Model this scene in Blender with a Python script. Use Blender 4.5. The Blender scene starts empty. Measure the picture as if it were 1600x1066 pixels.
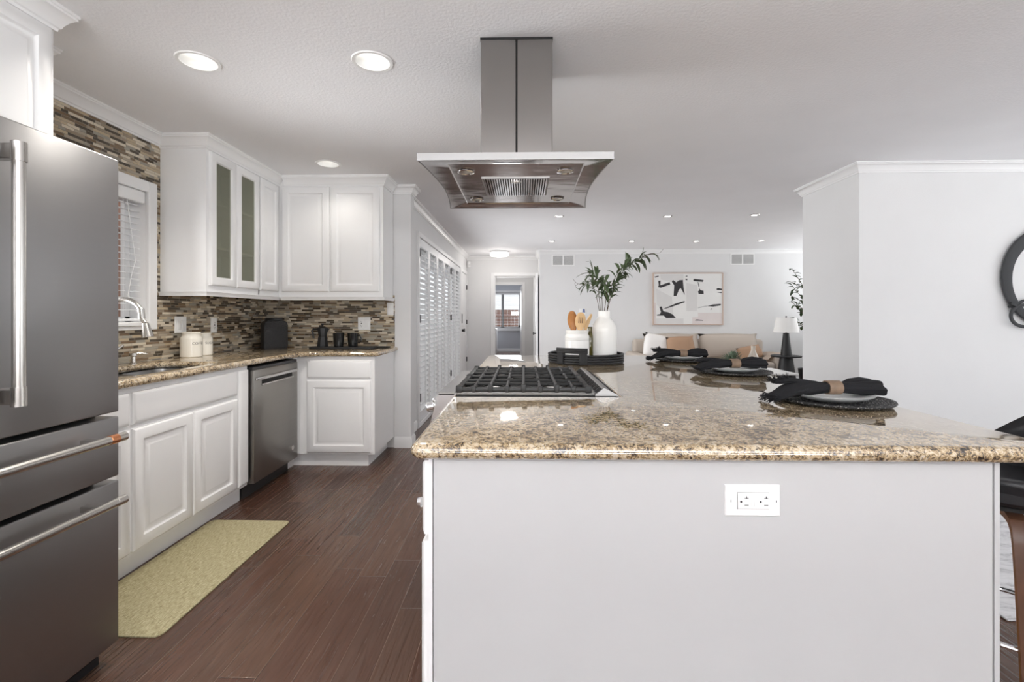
import bpy, bmesh, math, random
from mathutils import Vector, Matrix
random.seed(7)
PI = math.pi
S = bpy.context.scene
COL = S.collection

# ---------------------------------------------------------------- camera
cam_d = bpy.data.cameras.new('camera')
cam = bpy.data.objects.new('camera', cam_d); COL.objects.link(cam)
cam.location = (0, 0, 1.235)
cam.rotation_euler = (PI/2, 0, math.atan(18/750))
cam_d.sensor_width = 36; cam_d.lens = 36*750/1600
cam_d.shift_y = -40.5/1600
cam_d.clip_start = 0.02
S.camera = cam
# ---------------------------------------------------------------- world, lights, exposure
W = bpy.data.worlds.new('world'); S.world = W; W.use_nodes = True
bg = W.node_tree.nodes['Background']
bg.inputs[0].default_value = (0.93, 0.97, 1.0, 1); bg.inputs[1].default_value = 1.0
S.view_settings.view_transform = 'Standard'; S.view_settings.look = 'None'
S.view_settings.exposure = 0.30; S.view_settings.gamma = 1; S.view_settings.use_curve_mapping = False
S.cycles.max_bounces = 10; S.cycles.diffuse_bounces = 6; S.cycles.glossy_bounces = 5
S.cycles.transmission_bounces = 6; S.cycles.transparent_max_bounces = 10
S.cycles.caustics_reflective = False; S.cycles.caustics_refractive = False
S.cycles.sample_clamp_indirect = 6.0

def area(name, loc, rot, sx, sy, power, col=(1, 1, 1), spread=PI):
    d = bpy.data.lights.new(name, 'AREA'); d.shape = 'RECTANGLE'; d.size = sx; d.size_y = sy
    d.energy = power; d.color = col; d.spread = spread
    o = bpy.data.objects.new(name, d); COL.objects.link(o); o.location = loc; o.rotation_euler = rot
    return o
# added up-facing ceiling fills, then daylight from patio door, sink and bedroom windows
area('ceiling_fill_rear', (0.6, -2.45, 1.35), (math.radians(168), 0, 0), 5.4, 1.2, 315, (0.985, 0.99, 1.0))  # added panel behind the camera, aimed up to bounce fill off the ceiling
area('ceiling_fill_dining', (6.12, 1.0, 1.25), (0, math.radians(155), 0), 1.3, 4.2, 55, (0.95, 0.98, 1.0))  # added fill panel on the dining side, tilted up at the ceiling
area('ceiling_fill_living', (6.12, 6.8, 1.25), (0, math.radians(155), 0), 1.3, 3.2, 46, (0.98, 0.99, 1.0))  # added fill panel in the living room, mostly lighting its ceiling
area('daylight_patio_door', (-1.12, 6.95, 1.1), (0, -math.radians(90), 0), 1.9, 3.2, 42, (0.97, 0.985, 1.0), math.radians(130))
area('daylight_sink_window', (-2.40, 2.58, 1.6), (0, -math.radians(92), 0), 0.8, 0.9, 10, (0.97, 0.985, 1.0), math.radians(85))
area('daylight_bedroom_window', (-0.5, 16.2, 1.4), (-PI/2, 0, 0), 1.6, 1.2, 26, (0.95, 0.97, 1.0))

# ---------------------------------------------------------------- node helpers
class NT:
    def __init__(s, m):
        s.t = m.node_tree; s.n = s.t.nodes; s.l = s.t.links
    def node(s, kind, **kw):
        n = s.n.new(kind)
        for k, v in kw.items(): setattr(n, k, v)
        return n
    def put(s, sock, v):
        if hasattr(v, 'is_output') or isinstance(v, bpy.types.NodeSocket): s.l.new(v, sock)
        else: sock.default_value = v
    def m(s, op, a, b=None, c=None):
        n = s.node('ShaderNodeMath', operation=op)
        for i, v in enumerate((a, b, c)):
            if v is not None: s.put(n.inputs[i], v)
        return n.outputs[0]
    def xyz(s, x=0., y=0., z=0.):
        n = s.node('ShaderNodeCombineXYZ')
        for i, v in enumerate((x, y, z)): s.put(n.inputs[i], v)
        return n.outputs[0]
    def obj(s):
        n = s.node('ShaderNodeTexCoord'); return n.outputs['Object']
    def sep(s, v):
        n = s.node('ShaderNodeSeparateXYZ'); s.l.new(v, n.inputs[0]); return n.outputs
    def scale(s, v, sc, loc=(0, 0, 0)):
        n = s.node('ShaderNodeMapping'); s.l.new(v, n.inputs[0]); n.inputs['Scale'].default_value = sc
        n.inputs['Location'].default_value = loc; return n.outputs[0]
    def noise(s, v, scale, detail=2, rough=.5, dist=0):
        n = s.node('ShaderNodeTexNoise'); s.l.new(v, n.inputs['Vector'])
        n.inputs['Scale'].default_value = scale; n.inputs['Detail'].default_value = detail
        n.inputs['Roughness'].default_value = rough; n.inputs['Distortion'].default_value = dist
        return n.outputs[0]
    def white(s, v):
        n = s.node('ShaderNodeTexWhiteNoise', noise_dimensions='3D'); s.l.new(v, n.inputs['Vector']); return n.outputs['Value']
    def ramp(s, fac, stops, mode='LINEAR'):
        n = s.node('ShaderNodeValToRGB'); r = n.color_ramp; r.interpolation = mode
        while len(r.elements) < len(stops): r.elements.new(0.5)
        for e, (p, c) in zip(r.elements, stops): e.position = p; e.color = (*c, 1) if len(c) == 3 else c
        s.l.new(fac, n.inputs[0]); return n.outputs[0]
    def mix(s, f, a, b, mode='MIX'):
        n = s.node('ShaderNodeMix', data_type='RGBA', blend_type=mode)
        s.put(n.inputs[0], f)
        for i, v in ((6, a), (7, b)):
            if isinstance(v, tuple): n.inputs[i].default_value = (*v[:3], 1)
            else: s.l.new(v, n.inputs[i])
        return n.outputs[2]
    def bump(s, h, dist, strength=1.0):
        n = s.node('ShaderNodeBump'); n.inputs['Distance'].default_value = dist
        n.inputs['Strength'].default_value = strength
        s.l.new(h, n.inputs['Height']); return n.outputs[0]

def mat(name, col, rough=.5, metal=0., spec=.5, noise=None, coat=0., emit=None, trans=0., ior=1.45, var=None):
    """noise=(scale, bump distance); var=(scale, amount) tints the colour"""
    m = bpy.data.materials.new(name); m.use_nodes = True
    b = m.node_tree.nodes['Principled BSDF']; t = NT(m)
    b.inputs['Base Color'].default_value = (*col, 1); b.inputs['Roughness'].default_value = rough
    b.inputs['Metallic'].default_value = metal; b.inputs['Specular IOR Level'].default_value = spec
    b.inputs['Coat Weight'].default_value = coat; b.inputs['Transmission Weight'].default_value = trans
    b.inputs['IOR'].default_value = ior
    if emit: b.inputs['Emission Color'].default_value = (*emit[0], 1); b.inputs['Emission Strength'].default_value = emit[1]
    v = t.obj()
    sc, amt = var or (3.0, 0.03)
    n = t.noise(v, sc, 3)
    t.l.new(t.mix(n, tuple(c*(1-amt) for c in col), tuple(min(1, c*(1+amt)) for c in col)), b.inputs['Base Color'])
    if noise: t.l.new(t.bump(t.noise(v, noise[0], 3), noise[1]), b.inputs['Normal'])
    return m, t, b
def M1(*a, **k): return mat(*a, **k)[0]

white_paint = M1('white_wall_paint', (.75, .75, .75), .6, noise=(160, .0006), spec=.3)
ceil_paint = M1('textured_ceiling_paint', (.88, .88, .895), .75, noise=(75, .0022), spec=.2)
trim_paint = M1('white_trim_paint', (.84, .84, .84), .35)
cab_paint = M1('white_cabinet_paint', (.86, .86, .86), .32)
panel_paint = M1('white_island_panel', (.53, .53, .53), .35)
shut_paint = M1('white_shutter_paint', (.84, .85, .86), .35)
black_metal = M1('black_iron', (.02, .02, .02), .45)
black_matte = M1('black_matte', (.018, .018, .019), .5, noise=(220, .0005))
black_gloss = M1('black_gloss', (.012, .012, .012), .12)
black_plastic = M1('black_plastic', (.02, .02, .022), .35)
chrome = M1('polished_chrome', (.85, .85, .86), .08, metal=1)
brushed = M1('brushed_nickel', (.62, .60, .57), .25, metal=1)
copper = M1('copper', (.75, .32, .16), .25, metal=1)
plastic_white = M1('white_plastic', (.86, .86, .85), .3)
ceramic = M1('white_ceramic', (.84, .83, .80), .25, noise=(30, .0008))
cream_ceramic = M1('cream_ceramic', (.85, .82, .74), .18)
grey_ceramic = M1('grey_stoneware_plate', (.66, .67, .67), .3)
wood_ring = M1('mango_wood', (.22, .15, .10), .5, noise=(40, .0008), var=(30, .5))
wood_dark = M1('amber_wood', (.40, .17, .05), .35, var=(25, .3))
wood_pale = M1('pale_beech', (.66, .44, .23), .45, var=(25, .2))
walnut = M1('walnut_veneer', (.10, .045, .025), .35, var=(20, .4))
ply_edge = M1('orange_ply_edge', (.42, .17, .045), .4, var=(25, .3))
olive_glass = M1('olive_glass', (.10, .085, .02), .12, spec=.8)
linen_black = M1('black_linen', (.018, .018, .02), .9, noise=(260, .0012), spec=.2)
sofa_fabric = M1('beige_linen', (.50, .44, .385), .9, noise=(150, .001), spec=.2)
pillow_white = M1('white_cotton', (.82, .80, .78), .9, noise=(60, .002))
pillow_tan = M1('tan_cotton', (.40, .255, .165), .9, noise=(60, .001))
throw_cream = M1('cream_throw', (.75, .65, .56), .9, noise=(60, .003))
lamp_shade_m = M1('white_lamp_linen', (.85, .84, .82), .8)
leaf_m = M1('willow_leaf', (.08, .115, .055), .45, var=(18, .5))
leaf_m2 = M1('ficus_leaf', (.04, .07, .025), .5, var=(18, .5))
succ_m = M1('succulent_leaf', (.13, .18, .12), .5, var=(18, .4))
stem_m = M1('brown_stem', (.09, .06, .035), .6)
leather = M1('black_leather', (.016, .016, .018), .35, noise=(180, .0006))
emit_warm = M1('lamp_glow', (1, 1, 1), .5, emit=((1, .97, .93), 2.6))
emit_small = M1('small_lamp_glow', (1, 1, 1), .5, emit=((1, .95, .88), 9))
emit_disc = M1('flush_light_glow', (1, 1, 1), .5, emit=((1, .97, .94), 2.2))
fence_m = M1('cedar_fence', (.36, .17, .11), .7, var=(9, .35))
concrete = M1('pale_concrete', (.55, .54, .52), .8, noise=(20, .002))
dark_gap = M1('dark_gap', (.01, .01, .01), .7)
rope_m = M1('charcoal_rope', (.05, .052, .055), .75, noise=(240, .002))
screen_dark = M1('dark_rubber', (.02, .02, .02), .6)
art_frame_m = M1('pale_oak_frame', (.55, .43, .36), .5)
art_white = M1('white_canvas_paint', (.80, .795, .78), .7, noise=(40, .0015), var=(3, .05))
art_grey = M1('pale_grey_canvas_paint', (.70, .69, .68), .7, noise=(40, .0015), var=(4, .05))
art_pink = M1('blush_canvas_paint', (.72, .66, .645), .7, var=(4, .05))
art_black = M1('black_canvas_paint', (.03, .028, .03), .6)
bed_wall = M1('grey_blue_bedroom_paint', (.58, .60, .64), .6)
basin_steel = M1('basin_steel', (.55, .55, .55), .28, metal=1)

# brushed stainless steel
def steel(name, col, rough, axis=(400, 400, 3), b=.00003):
    m, t, bs = mat(name, col, rough, metal=1)
    v = t.scale(t.obj(), axis)
    n = t.noise(v, 1.0, 4, .6)
    wv_ = t.noise(t.scale(t.obj(), (3.5, 7, .9)), 1.0, 2)
    t.l.new(t.bump(t.m('ADD', t.m('MULTIPLY', n, b), t.m('MULTIPLY', wv_, .0016)), 1.0), bs.inputs['Normal'])
    r = t.noise(t.scale(t.obj(), (axis[0]*.05, axis[1]*.05, axis[2]*.3)), 1.0, 3)
    t.l.new(t.m('ADD', t.m('MULTIPLY', r, .12), rough-.06), bs.inputs['Roughness'])
    return m
fridge_steel = steel('brushed_stainless', (.35, .345, .345), .37, (300, 4, 300))
fridge_steel_v = steel('brushed_stainless_sheet', (.50, .49, .48), .27, (4, 4, 300))
hood_steel = steel('hood_stainless', (.31, .295, .285), .24, (4, 4, 250))
hood_rim = steel('hood_rim_stainless', (.36, .355, .35), .42, (4, 4, 250))
hood_under = steel('polished_hood_pan', (.55, .52, .50), .10, (5, 40, 5), .00006)
dw_steel = steel('dark_stainless', (.30, .285, .265), .33, (300, 4, 300))
range_steel = steel('range_stainless', (.58, .57, .56), .25, (4, 300, 4))

# granite
m, t, b = mat('gold_granite', (.5, .4, .3), .05, spec=.9, ior=1.6, coat=.5)
v = t.obj()
n1 = t.noise(v, 70, 7, .74, 1.0)
n2 = t.noise(v, 17, 4, .6, .8)
n3 = t.noise(v, 150, 3, .6)
f = t.m('ADD', t.m('MULTIPLY', n1, .72), t.m('MULTIPLY', n2, .28))
c = t.ramp(f, [(.38, (.010, .009, .008)), (.435, (.07, .048, .032)), (.465, (.30, .205, .10)), (.515, (.50, .385, .235)), (.575, (.64, .54, .40)), (.64, (.55, .49, .41)), (.69, (.22, .20, .175))])
c2 = t.mix(t.ramp(n3, [(.56, (0, 0, 0)), (.64, (1, 1, 1))]), c, (.10, .08, .065))
t.l.new(c2, b.inputs['Base Color'])
granite = m

# mosaic backsplash
m, t, b = mat('mosaic_tile', (.4, .3, .2), .2)
x, y, z = t.sep(t.obj())
h = .0163; L = .112
u = t.m('ADD', x, y); rowf = t.m('DIVIDE', z, h); row = t.m('FLOOR', rowf); fv = t.m('FRACT', rowf)
ro = t.white(t.xyz(row, 3.7, 1.1))
u2 = t.m('ADD', t.m('DIVIDE', u, L), t.m('MULTIPLY', ro, 13.7))
c_ = t.m('FLOOR', u2); fu = t.m('FRACT', u2)
sp = t.m('GREATER_THAN', t.white(t.xyz(c_, row, 5.5)), .38)
p = t.m('ADD', .35, t.m('MULTIPLY', t.m('GREATER_THAN', t.white(t.xyz(c_, row, 9.5)), .5), .3))
sub = t.m('MULTIPLY', sp, t.m('GREATER_THAN', fu, p))
cid = t.m('ADD', t.m('MULTIPLY', c_, 2), sub)
rv = t.white(t.xyz(cid, row, 17.3))
rv2 = t.white(t.xyz(cid, row, 44.1))
d1 = t.m('MINIMUM', fu, t.m('SUBTRACT', 1, fu))
d2 = t.m('ADD', t.m('ABSOLUTE', t.m('SUBTRACT', fu, p)), t.m('MULTIPLY', t.m('SUBTRACT', 1, sp), 5))
du = t.m('MULTIPLY', t.m('MINIMUM', d1, d2), L)
dv = t.m('MULTIPLY', t.m('MINIMUM', fv, t.m('SUBTRACT', 1, fv)), h)
dd = t.m('MINIMUM', du, dv)
tile = t.m('GREATER_THAN', dd, .0009)
col = t.ramp(rv, [(0, (.040, .026, .014)), (.24, (.17, .105, .055)), (.36, (.30, .235, .165)), (.50, (.50, .40, .27)),
                  (.64, (.70, .62, .49)), (.80, (.33, .31, .26)), (.90, (.42, .36, .28))], 'CONSTANT')
n = t.noise(t.scale(t.obj(), (20, 20, 120)), 1, 3)
col = t.mix(.35, col, t.mix(n, (.25, .22, .18), (.75, .7, .62)), 'MULTIPLY') if False else t.mix(t.m('MULTIPLY', n, .25), col, (.36, .31, .24))
col = t.mix(tile, (.40, .36, .30), col)
t.l.new(col, b.inputs['Base Color'])
t.l.new(t.m('ADD', .10, t.m('MULTIPLY', rv2, .30)), b.inputs['Roughness'])
t.l.new(t.bump(t.m('MINIMUM', dd, .0016), 1.0), b.inputs['Normal'])
mosaic = m

# dark hand-scraped planks
m, t, b = mat('dark_scraped_planks', (.1, .05, .03), .25)
x, y, z = t.sep(t.obj())
pw = .13
cf = t.m('DIVIDE', x, pw); ci = t.m('FLOOR', cf); fx = t.m('FRACT', cf)
yl = t.m('ADD', t.m('DIVIDE', y, 1.05), t.m('MULTIPLY', t.white(t.xyz(ci, 2.2, 7.1)), 11.3))
yi = t.m('FLOOR', yl); fy = t.m('FRACT', yl)
r1 = t.white(t.xyz(ci, yi, 3.3))
ex = t.m('MULTIPLY', t.m('MINIMUM', fx, t.m('SUBTRACT', 1, fx)), pw)
ey = t.m('MULTIPLY', t.m('MINIMUM', fy, t.m('SUBTRACT', 1, fy)), 1.05)
e = t.m('MINIMUM', ex, ey)
off = t.xyz(t.m('MULTIPLY', ci, 3.1), t.m('MULTIPLY', yi, 7.7), 0)
va = t.node('ShaderNodeVectorMath', operation='ADD'); t.l.new(t.obj(), va.inputs[0]); t.l.new(off, va.inputs[1])
g = t.noise(t.scale(va.outputs[0], (45, 3.5, 1)), 1, 5, .65, .6)
g2 = t.noise(t.scale(va.outputs[0], (8, 3, 1)), 1, 3)
base = t.ramp(r1, [(0, (.055, .022, .015)), (.3, (.10, .042, .027)), (.6, (.15, .078, .048)), (.8, (.075, .04, .03)), (1, (.12, .055, .035))])
base = t.mix(t.m('MULTIPLY', g, .75), base, (.018, .008, .006))
base = t.mix(t.m('MULTIPLY', g2, .32), base, (.19, .105, .068))
base = t.mix(t.m('GREATER_THAN', e, .0013), (.20, .13, .10), base)  # paler plank edges: bevel highlight painted into the colour
t.l.new(base, b.inputs['Base Color'])
rp = t.noise(t.scale(va.outputs[0], (38, 2.2, 1)), 1, 2, .5, 1.0)
hh = t.m('ADD', t.m('MULTIPLY', t.m('MINIMUM', e, .004), .45), t.m('MULTIPLY', rp, .009))
t.l.new(t.bump(hh, 1.0, .8), b.inputs['Normal'])
t.l.new(t.m('ADD', .17, t.m('MULTIPLY', g, .16)), b.inputs['Roughness'])
plank = m

# woven floor mat
m, t, b = mat('woven_mat', (.5, .45, .3), .85, spec=.2)
n = t.noise(t.scale(t.obj(), (300, 30, 1)), 1, 3, .7); nb = t.noise(t.scale(t.obj(), (90, 330, 1)), 1, 2, .6)
t.l.new(t.ramp(t.m('ADD', t.m('MULTIPLY', n, .6), t.m('MULTIPLY', nb, .4)), [(.35, (.20, .165, .085)), (.5, (.42, .37, .22)), (.65, (.62, .57, .38))]), b.inputs['Base Color'])
t.l.new(t.bump(n, .002), b.inputs['Normal'])
mat_weave = m
# grey patterned rug
m, t, b = mat('grey_rug', (.6, .6, .6), .95, spec=.1)
n = t.noise(t.scale(t.obj(), (7, 18, 1)), 1, 5, .7, .8)
t.l.new(t.ramp(n, [(.38, (.42, .42, .43)), (.5, (.66, .66, .67)), (.62, (.74, .74, .75))]), b.inputs['Base Color'])
rug_m = m
# frosted cabinet glass
m, t, b = mat('seeded_glass', (.34, .34, .28), .22, trans=.0, ior=1.3)
tr_n = t.node('ShaderNodeBsdfTransparent'); tr_n.inputs[0].default_value = (.85, .86, .78, 1); mx_n = t.node('ShaderNodeMixShader'); mx_n.inputs[0].default_value = .34
t.l.new(tr_n.outputs[0], mx_n.inputs[1]); t.l.new(b.outputs[0], mx_n.inputs[2]); t.l.new(mx_n.outputs[0], t.n['Material Output'].inputs[0])
n = t.noise(t.obj(), 140, 2); t.l.new(t.bump(n, .0012), b.inputs['Normal'])
seed_glass = m
clear_glass = bpy.data.materials.new('window_glass'); clear_glass.use_nodes = True
t = NT(clear_glass); t.n.remove(t.n['Principled BSDF'])
tr = t.node('ShaderNodeBsdfTransparent'); gl = t.node('ShaderNodeBsdfGlossy'); gl.inputs['Roughness'].default_value = .02
mx = t.node('ShaderNodeMixShader'); mx.inputs[0].default_value = .06
t.l.new(tr.outputs[0], mx.inputs[1]); t.l.new(gl.outputs[0], mx.inputs[2]); t.l.new(mx.outputs[0], t.n['Material Output'].inputs[0])
# knitted black canister texture
m, t, b = mat('pebbled_black', (.022, .022, .024), .45)
vn = t.node('ShaderNodeTexVoronoi'); t.l.new(t.obj(), vn.inputs['Vector']); vn.inputs['Scale'].default_value = 180
t.l.new(t.bump(vn.outputs['Distance'], .003), b.inputs['Normal'])
pebble = m
# speckled woven charger
m, t, b = mat('speckled_woven_black', (.02, .02, .02), .6)
x, y, z = t.sep(t.obj())
rr = t.m('SQRT', t.m('ADD', t.m('MULTIPLY', x, x), t.m('MULTIPLY', y, y)))
wv = t.m('SINE', t.m('MULTIPLY', rr, 700)); nn = t.noise(t.obj(), 160, 2, .6)
t.l.new(t.ramp(nn, [(.60, (.014, .014, .015)), (.66, (.6, .58, .55))]), b.inputs['Base Color'])
t.l.new(t.bump(wv, .0015), b.inputs['Normal'])
charger_m = m
m, t, b = mat('ribbed_black_tray', (.018, .018, .02), .45)
x, y, z = t.sep(t.obj())
ribbed = m

# ---------------------------------------------------------------- mesh helpers
class MB:
    def __init__(s): s.bm = bmesh.new()
    def box(s, x0, x1, y0, y1, z0, z1, bev=0., seg=2):
        t_ = bmesh.new()
        vs = [t_.verts.new((x, y, z)) for x in (x0, x1) for y in (y0, y1) for z in (z0, z1)]
        for q in ((0, 1, 3, 2), (4, 6, 7, 5), (0, 4, 5, 1), (2, 3, 7, 6), (0, 2, 6, 4), (1, 5, 7, 3)):
            t_.faces.new([vs[i] for i in q])
        if bev > 0: bmesh.ops.bevel(t_, geom=t_.edges[:], offset=bev, segments=seg, affect='EDGES', profile=.5)
        s.add(t_); return s
    def add(s, t_, mtx=None):
        if mtx is not None: bmesh.ops.transform(t_, matrix=mtx, verts=t_.verts)
        me = bpy.data.meshes.new('tmp'); t_.to_mesh(me); t_.free(); s.bm.from_mesh(me); bpy.data.meshes.remove(me); return s
    def obox(s, c, size, rot, bev=0., seg=2):
        t_ = MB().box(-size[0]/2, size[0]/2, -size[1]/2, size[1]/2, -size[2]/2, size[2]/2, bev, seg).bm
        s.add(t_, Matrix.Translation(c) @ rot.to_4x4()); return s
    def lathe(s, prof, c=(0, 0, 0), n=32, rot=None, sx=1., sy=1.):
        t_ = bmesh.new(); rings = []
        for r, z in prof:
            if r < 1e-6: rings.append([t_.verts.new((0, 0, z))])
            else: rings.append([t_.verts.new((r*math.cos(2*PI*i/n)*sx, r*math.sin(2*PI*i/n)*sy, z)) for i in range(n)])
        for a, b_ in zip(rings, rings[1:]):
            for i in range(n):
                j = (i+1) % n
                if len(a) == 1 and len(b_) == 1: continue
                if len(a) == 1: t_.faces.new((a[0], b_[i], b_[j]))
                elif len(b_) == 1: t_.faces.new((a[i], a[j], b_[0]))
                else: t_.faces.new((a[i], a[j], b_[j], b_[i]))
        m_ = Matrix.Translation(c)
        if rot is not None: m_ = m_ @ rot.to_4x4()
        s.add(t_, m_); return s
    def cyl(s, a, b_, r, r2=None, n=16, cap=True):
        a = Vector(a); b_ = Vector(b_); d = b_-a; L_ = d.length; r2 = r if r2 is None else r2
        q = Vector((0, 0, 1)).rotation_difference(d).to_matrix()
        pr = [(0, 0)] if cap else []
        pr += [(r, 0), (r2, L_)]
        if cap: pr += [(0, L_)]
        return s.lathe(pr, a, n, q)
    def tube(s, pts, r, n=10, closed=False, flat=None):
        """sweep a circle (or flat=(w, t) rectangle) along pts; r may be a list"""
        P = [Vector(p_) for p_ in pts]; N = len(P); t_ = bmesh.new(); rings = []
        up = None
        for i in range(N):
            if closed: d = (P[(i+1) % N]-P[i-1])
            else: d = (P[min(i+1, N-1)]-P[max(i-1, 0)])
            d.normalize()
            if up is None:
                up = Vector((0, 0, 1)) if abs(d.z) < .9 else Vector((1, 0, 0))
            a = d.cross(up).normalized(); up = a.cross(d).normalized()
            rr = r[i] if isinstance(r, (list, tuple)) else r
            rings.append([t_.verts.new(P[i]+a*math.cos(2*PI*k/n)*rr+up*math.sin(2*PI*k/n)*rr) for k in range(n)])
        M_ = N if closed else N-1
        for i in range(M_):
            A, B = rings[i], rings[(i+1) % N]
            for k in range(n): t_.faces.new((A[k], A[(k+1) % n], B[(k+1) % n], B[k]))
        if not closed: t_.faces.new(rings[0][::-1]); t_.faces.new(rings[-1])
        s.add(t_); return s
    def sweep(s, path, prof, z=0., closed=False):
        """path of (x, y), profile of (offset to the left of travel, z)"""
        t_ = bmesh.new(); N = len(path); P = [Vector(p_) for p_ in path]; rings = []
        for i in range(N):
            def nrm(a, b_):
                d = (b_-a).normalized(); return Vector((-d.y, d.x))
            ns = []
            if i > 0 or closed: ns.append(nrm(P[i-1], P[i]))
            if i < N-1 or closed: ns.append(nrm(P[i], P[(i+1) % N]))
            n_ = ns[0] if len(ns) == 1 else (ns[0]+ns[1])/(1+ns[0].dot(ns[1]))
            rings.append([t_.verts.new((P[i].x+n_.x*o, P[i].y+n_.y*o, z+zz)) for o, zz in prof])
        k = len(prof)
        for i in range(N if closed else N-1):
            A, B = rings[i], rings[(i+1) % N]
            for j in range(k-1): t_.faces.new((A[j], B[j], B[j+1], A[j+1]))
        if not closed: t_.faces.new(rings[0]); t_.faces.new(rings[-1][::-1])
        bmesh.ops.recalc_face_normals(t_, faces=t_.faces[:])
        s.add(t_); return s
    def slab(s, outline, holes, z0, z1, r, seg=5):
        """a stone slab with a bullnose edge; outline counter-clockwise, holes clockwise"""
        t_ = bmesh.new(); hz = (z1-z0)/2; r = min(r, hz)
        steps = [(r*(1-math.sin(PI/2*k/seg)), z0+r*(1-math.cos(PI/2*k/seg))) for k in range(seg+1)]
        steps = steps + [(a, z0+z1-b_) for a, b_ in steps[::-1]]
        tops, bots = [], []
        for loop in [outline]+holes:
            N = len(loop); P = [Vector(p_) for p_ in loop]; rings = []
            for ins, zz in steps:
                ring = []
                for i in range(N):
                    d1 = (P[i]-P[i-1]).normalized(); d2 = (P[(i+1) % N]-P[i]).normalized()
                    n1_ = Vector((-d1.y, d1.x)); n2_ = Vector((-d2.y, d2.x))
                    nn_ = (n1_+n2_)/(1+n1_.dot(n2_))
                    q = P[i]+nn_*ins; ring.append(t_.verts.new((q.x, q.y, zz)))
                rings.append(ring)
            for A, B in zip(rings, rings[1:]):
                for i in range(N):
                    j = (i+1) % N; fc = t_.faces.new((A[i], A[j], B[j], B[i])); fc.smooth = True
            bots.append(rings[0]); tops.append(rings[-1])
        for loops in (tops, bots):
            es = []
            for ring in loops:
                for i in range(len(ring)):
                    e_ = t_.edges.get((ring[i], ring[(i+1) % len(ring)])); es.append(e_)
            bmesh.ops.triangle_fill(t_, edges=es, use_beauty=True)
        bmesh.ops.recalc_face_normals(t_, faces=t_.faces[:])
        s.add(t_); return s
    def prism(s, poly, a, b_, axis='y'):
        """poly in the plane across axis, extruded from a to b_"""
        t_ = bmesh.new()
        def P(u_, v_, w_): return {'y': (u_, w_, v_), 'x': (w_, u_, v_), 'z': (u_, v_, w_)}[axis]
        A = [t_.verts.new(P(u_, v_, a)) for u_, v_ in poly]; B = [t_.verts.new(P(u_, v_, b_)) for u_, v_ in poly]
        N = len(poly)
        for i in range(N): t_.faces.new((A[i], A[(i+1) % N], B[(i+1) % N], B[i]))
        t_.faces.new(A[::-1]); t_.faces.new(B)
        bmesh.ops.recalc_face_normals(t_, faces=t_.faces[:])
        s.add(t_); return s
    def rings(s, fr, u0, u1, v0, v1, rg, cap=True, hole=False):
        """concentric rectangles: rg = [(inset, w)], in frame fr=(origin, U, V, W); cap closes the middle"""
        O, U, V, Wd = [Vector(q) for q in fr]; t_ = bmesh.new(); R = []
        for ins, w in rg:
            R.append([t_.verts.new(O+U*a+V*b_+Wd*w) for a, b_ in ((u0+ins, v0+ins), (u1-ins, v0+ins), (u1-ins, v1-ins), (u0+ins, v1-ins))])
        for A, B in zip(R, R[1:]):
            for i in range(4): t_.faces.new((A[i], A[(i+1) % 4], B[(i+1) % 4], B[i]))
        if cap: t_.faces.new(R[-1])
        if not hole: t_.faces.new(R[0][::-1])
        else:
            for i in range(4): t_.faces.new((R[-1][i], R[-1][(i+1) % 4], R[0][(i+1) % 4], R[0][i]))
        bmesh.ops.recalc_face_normals(t_, faces=t_.faces[:])
        s.add(t_); return s
    def build(s, name, material, parent=None, smooth=None, local=False):
        me = bpy.data.meshes.new(name)
        if smooth:
            for f_ in s.bm.faces: f_.smooth = True
        s.bm.to_mesh(me); s.bm.free()
        if parent is not None and not local:
            off_ = Vector((0, 0, 0)); p_ = parent
            while p_: off_ += p_.location; p_ = p_.parent
            me.transform(Matrix.Translation(-off_))
        o = bpy.data.objects.new(name, me); COL.objects.link(o)
        me.materials.append(material)
        if smooth == 'auto' or smooth is None:
            for f_ in me.polygons: f_.use_smooth = True
            me.set_sharp_from_angle(angle=math.radians(32))
        if parent is not None: o.parent = parent
        return o

def thing(name, label, cat, loc=(0, 0, 0), rz=0., group=None):
    o = bpy.data.objects.new(name, None); COL.objects.link(o); o.empty_display_size = .05
    o.location = loc; o.rotation_euler = (0, 0, rz); o['label'] = label; o['category'] = cat
    if group: o['group'] = group
    return o
def tag(o, label, cat, group=None, kind=None):
    o['label'] = label; o['category'] = cat
    if group: o['group'] = group
    if kind: o['kind'] = kind
    return o
def struct(o, label=None, cat=None):
    o['kind'] = 'structure'
    if label: o['label'] = label
    if cat: o['category'] = cat
    return o
def dup(root, loc, label=None, rz=None):
    r = root.copy(); COL.objects.link(r); r.location = loc
    if label: r['label'] = label
    if rz is not None: r.rotation_euler = (0, 0, rz)
    for ch in list(root.children):
        c2_ = ch.copy(); COL.objects.link(c2_); c2_.parent = r
        for g_ in list(ch.children):
            d_ = g_.copy(); COL.objects.link(d_); d_.parent = c2_
    return r
def RX(a): return Matrix.Rotation(a, 3, 'X')
def RY(a): return Matrix.Rotation(a, 3, 'Y')
def RZ(a): return Matrix.Rotation(a, 3, 'Z')
def arc(cx, cy, r, a0, a1, n): return [(cx+r*math.cos(a0+(a1-a0)*i/n), cy+r*math.sin(a0+(a1-a0)*i/n)) for i in range(n+1)]

CEIL = 2.44
CROWN = [(0, 0), (0, -.078), (.009, -.078), (.011, -.068), (.017, -.064), (.022, -.052), (.034, -.034), (.047, -.022), (.052, -.020), (.052, -.012), (.057, -.010), (.057, 0)]
BASE = [(0, 0), (0, .10), (.006, .10), (.010, .088), (.014, .080), (.014, 0)]
CASE = .02
# ================================================================ SETTING
o = MB().box(-2.6, 6.6, -3.1, 16.45, -.10, 0).build('floor', plank); struct(o)
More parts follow.
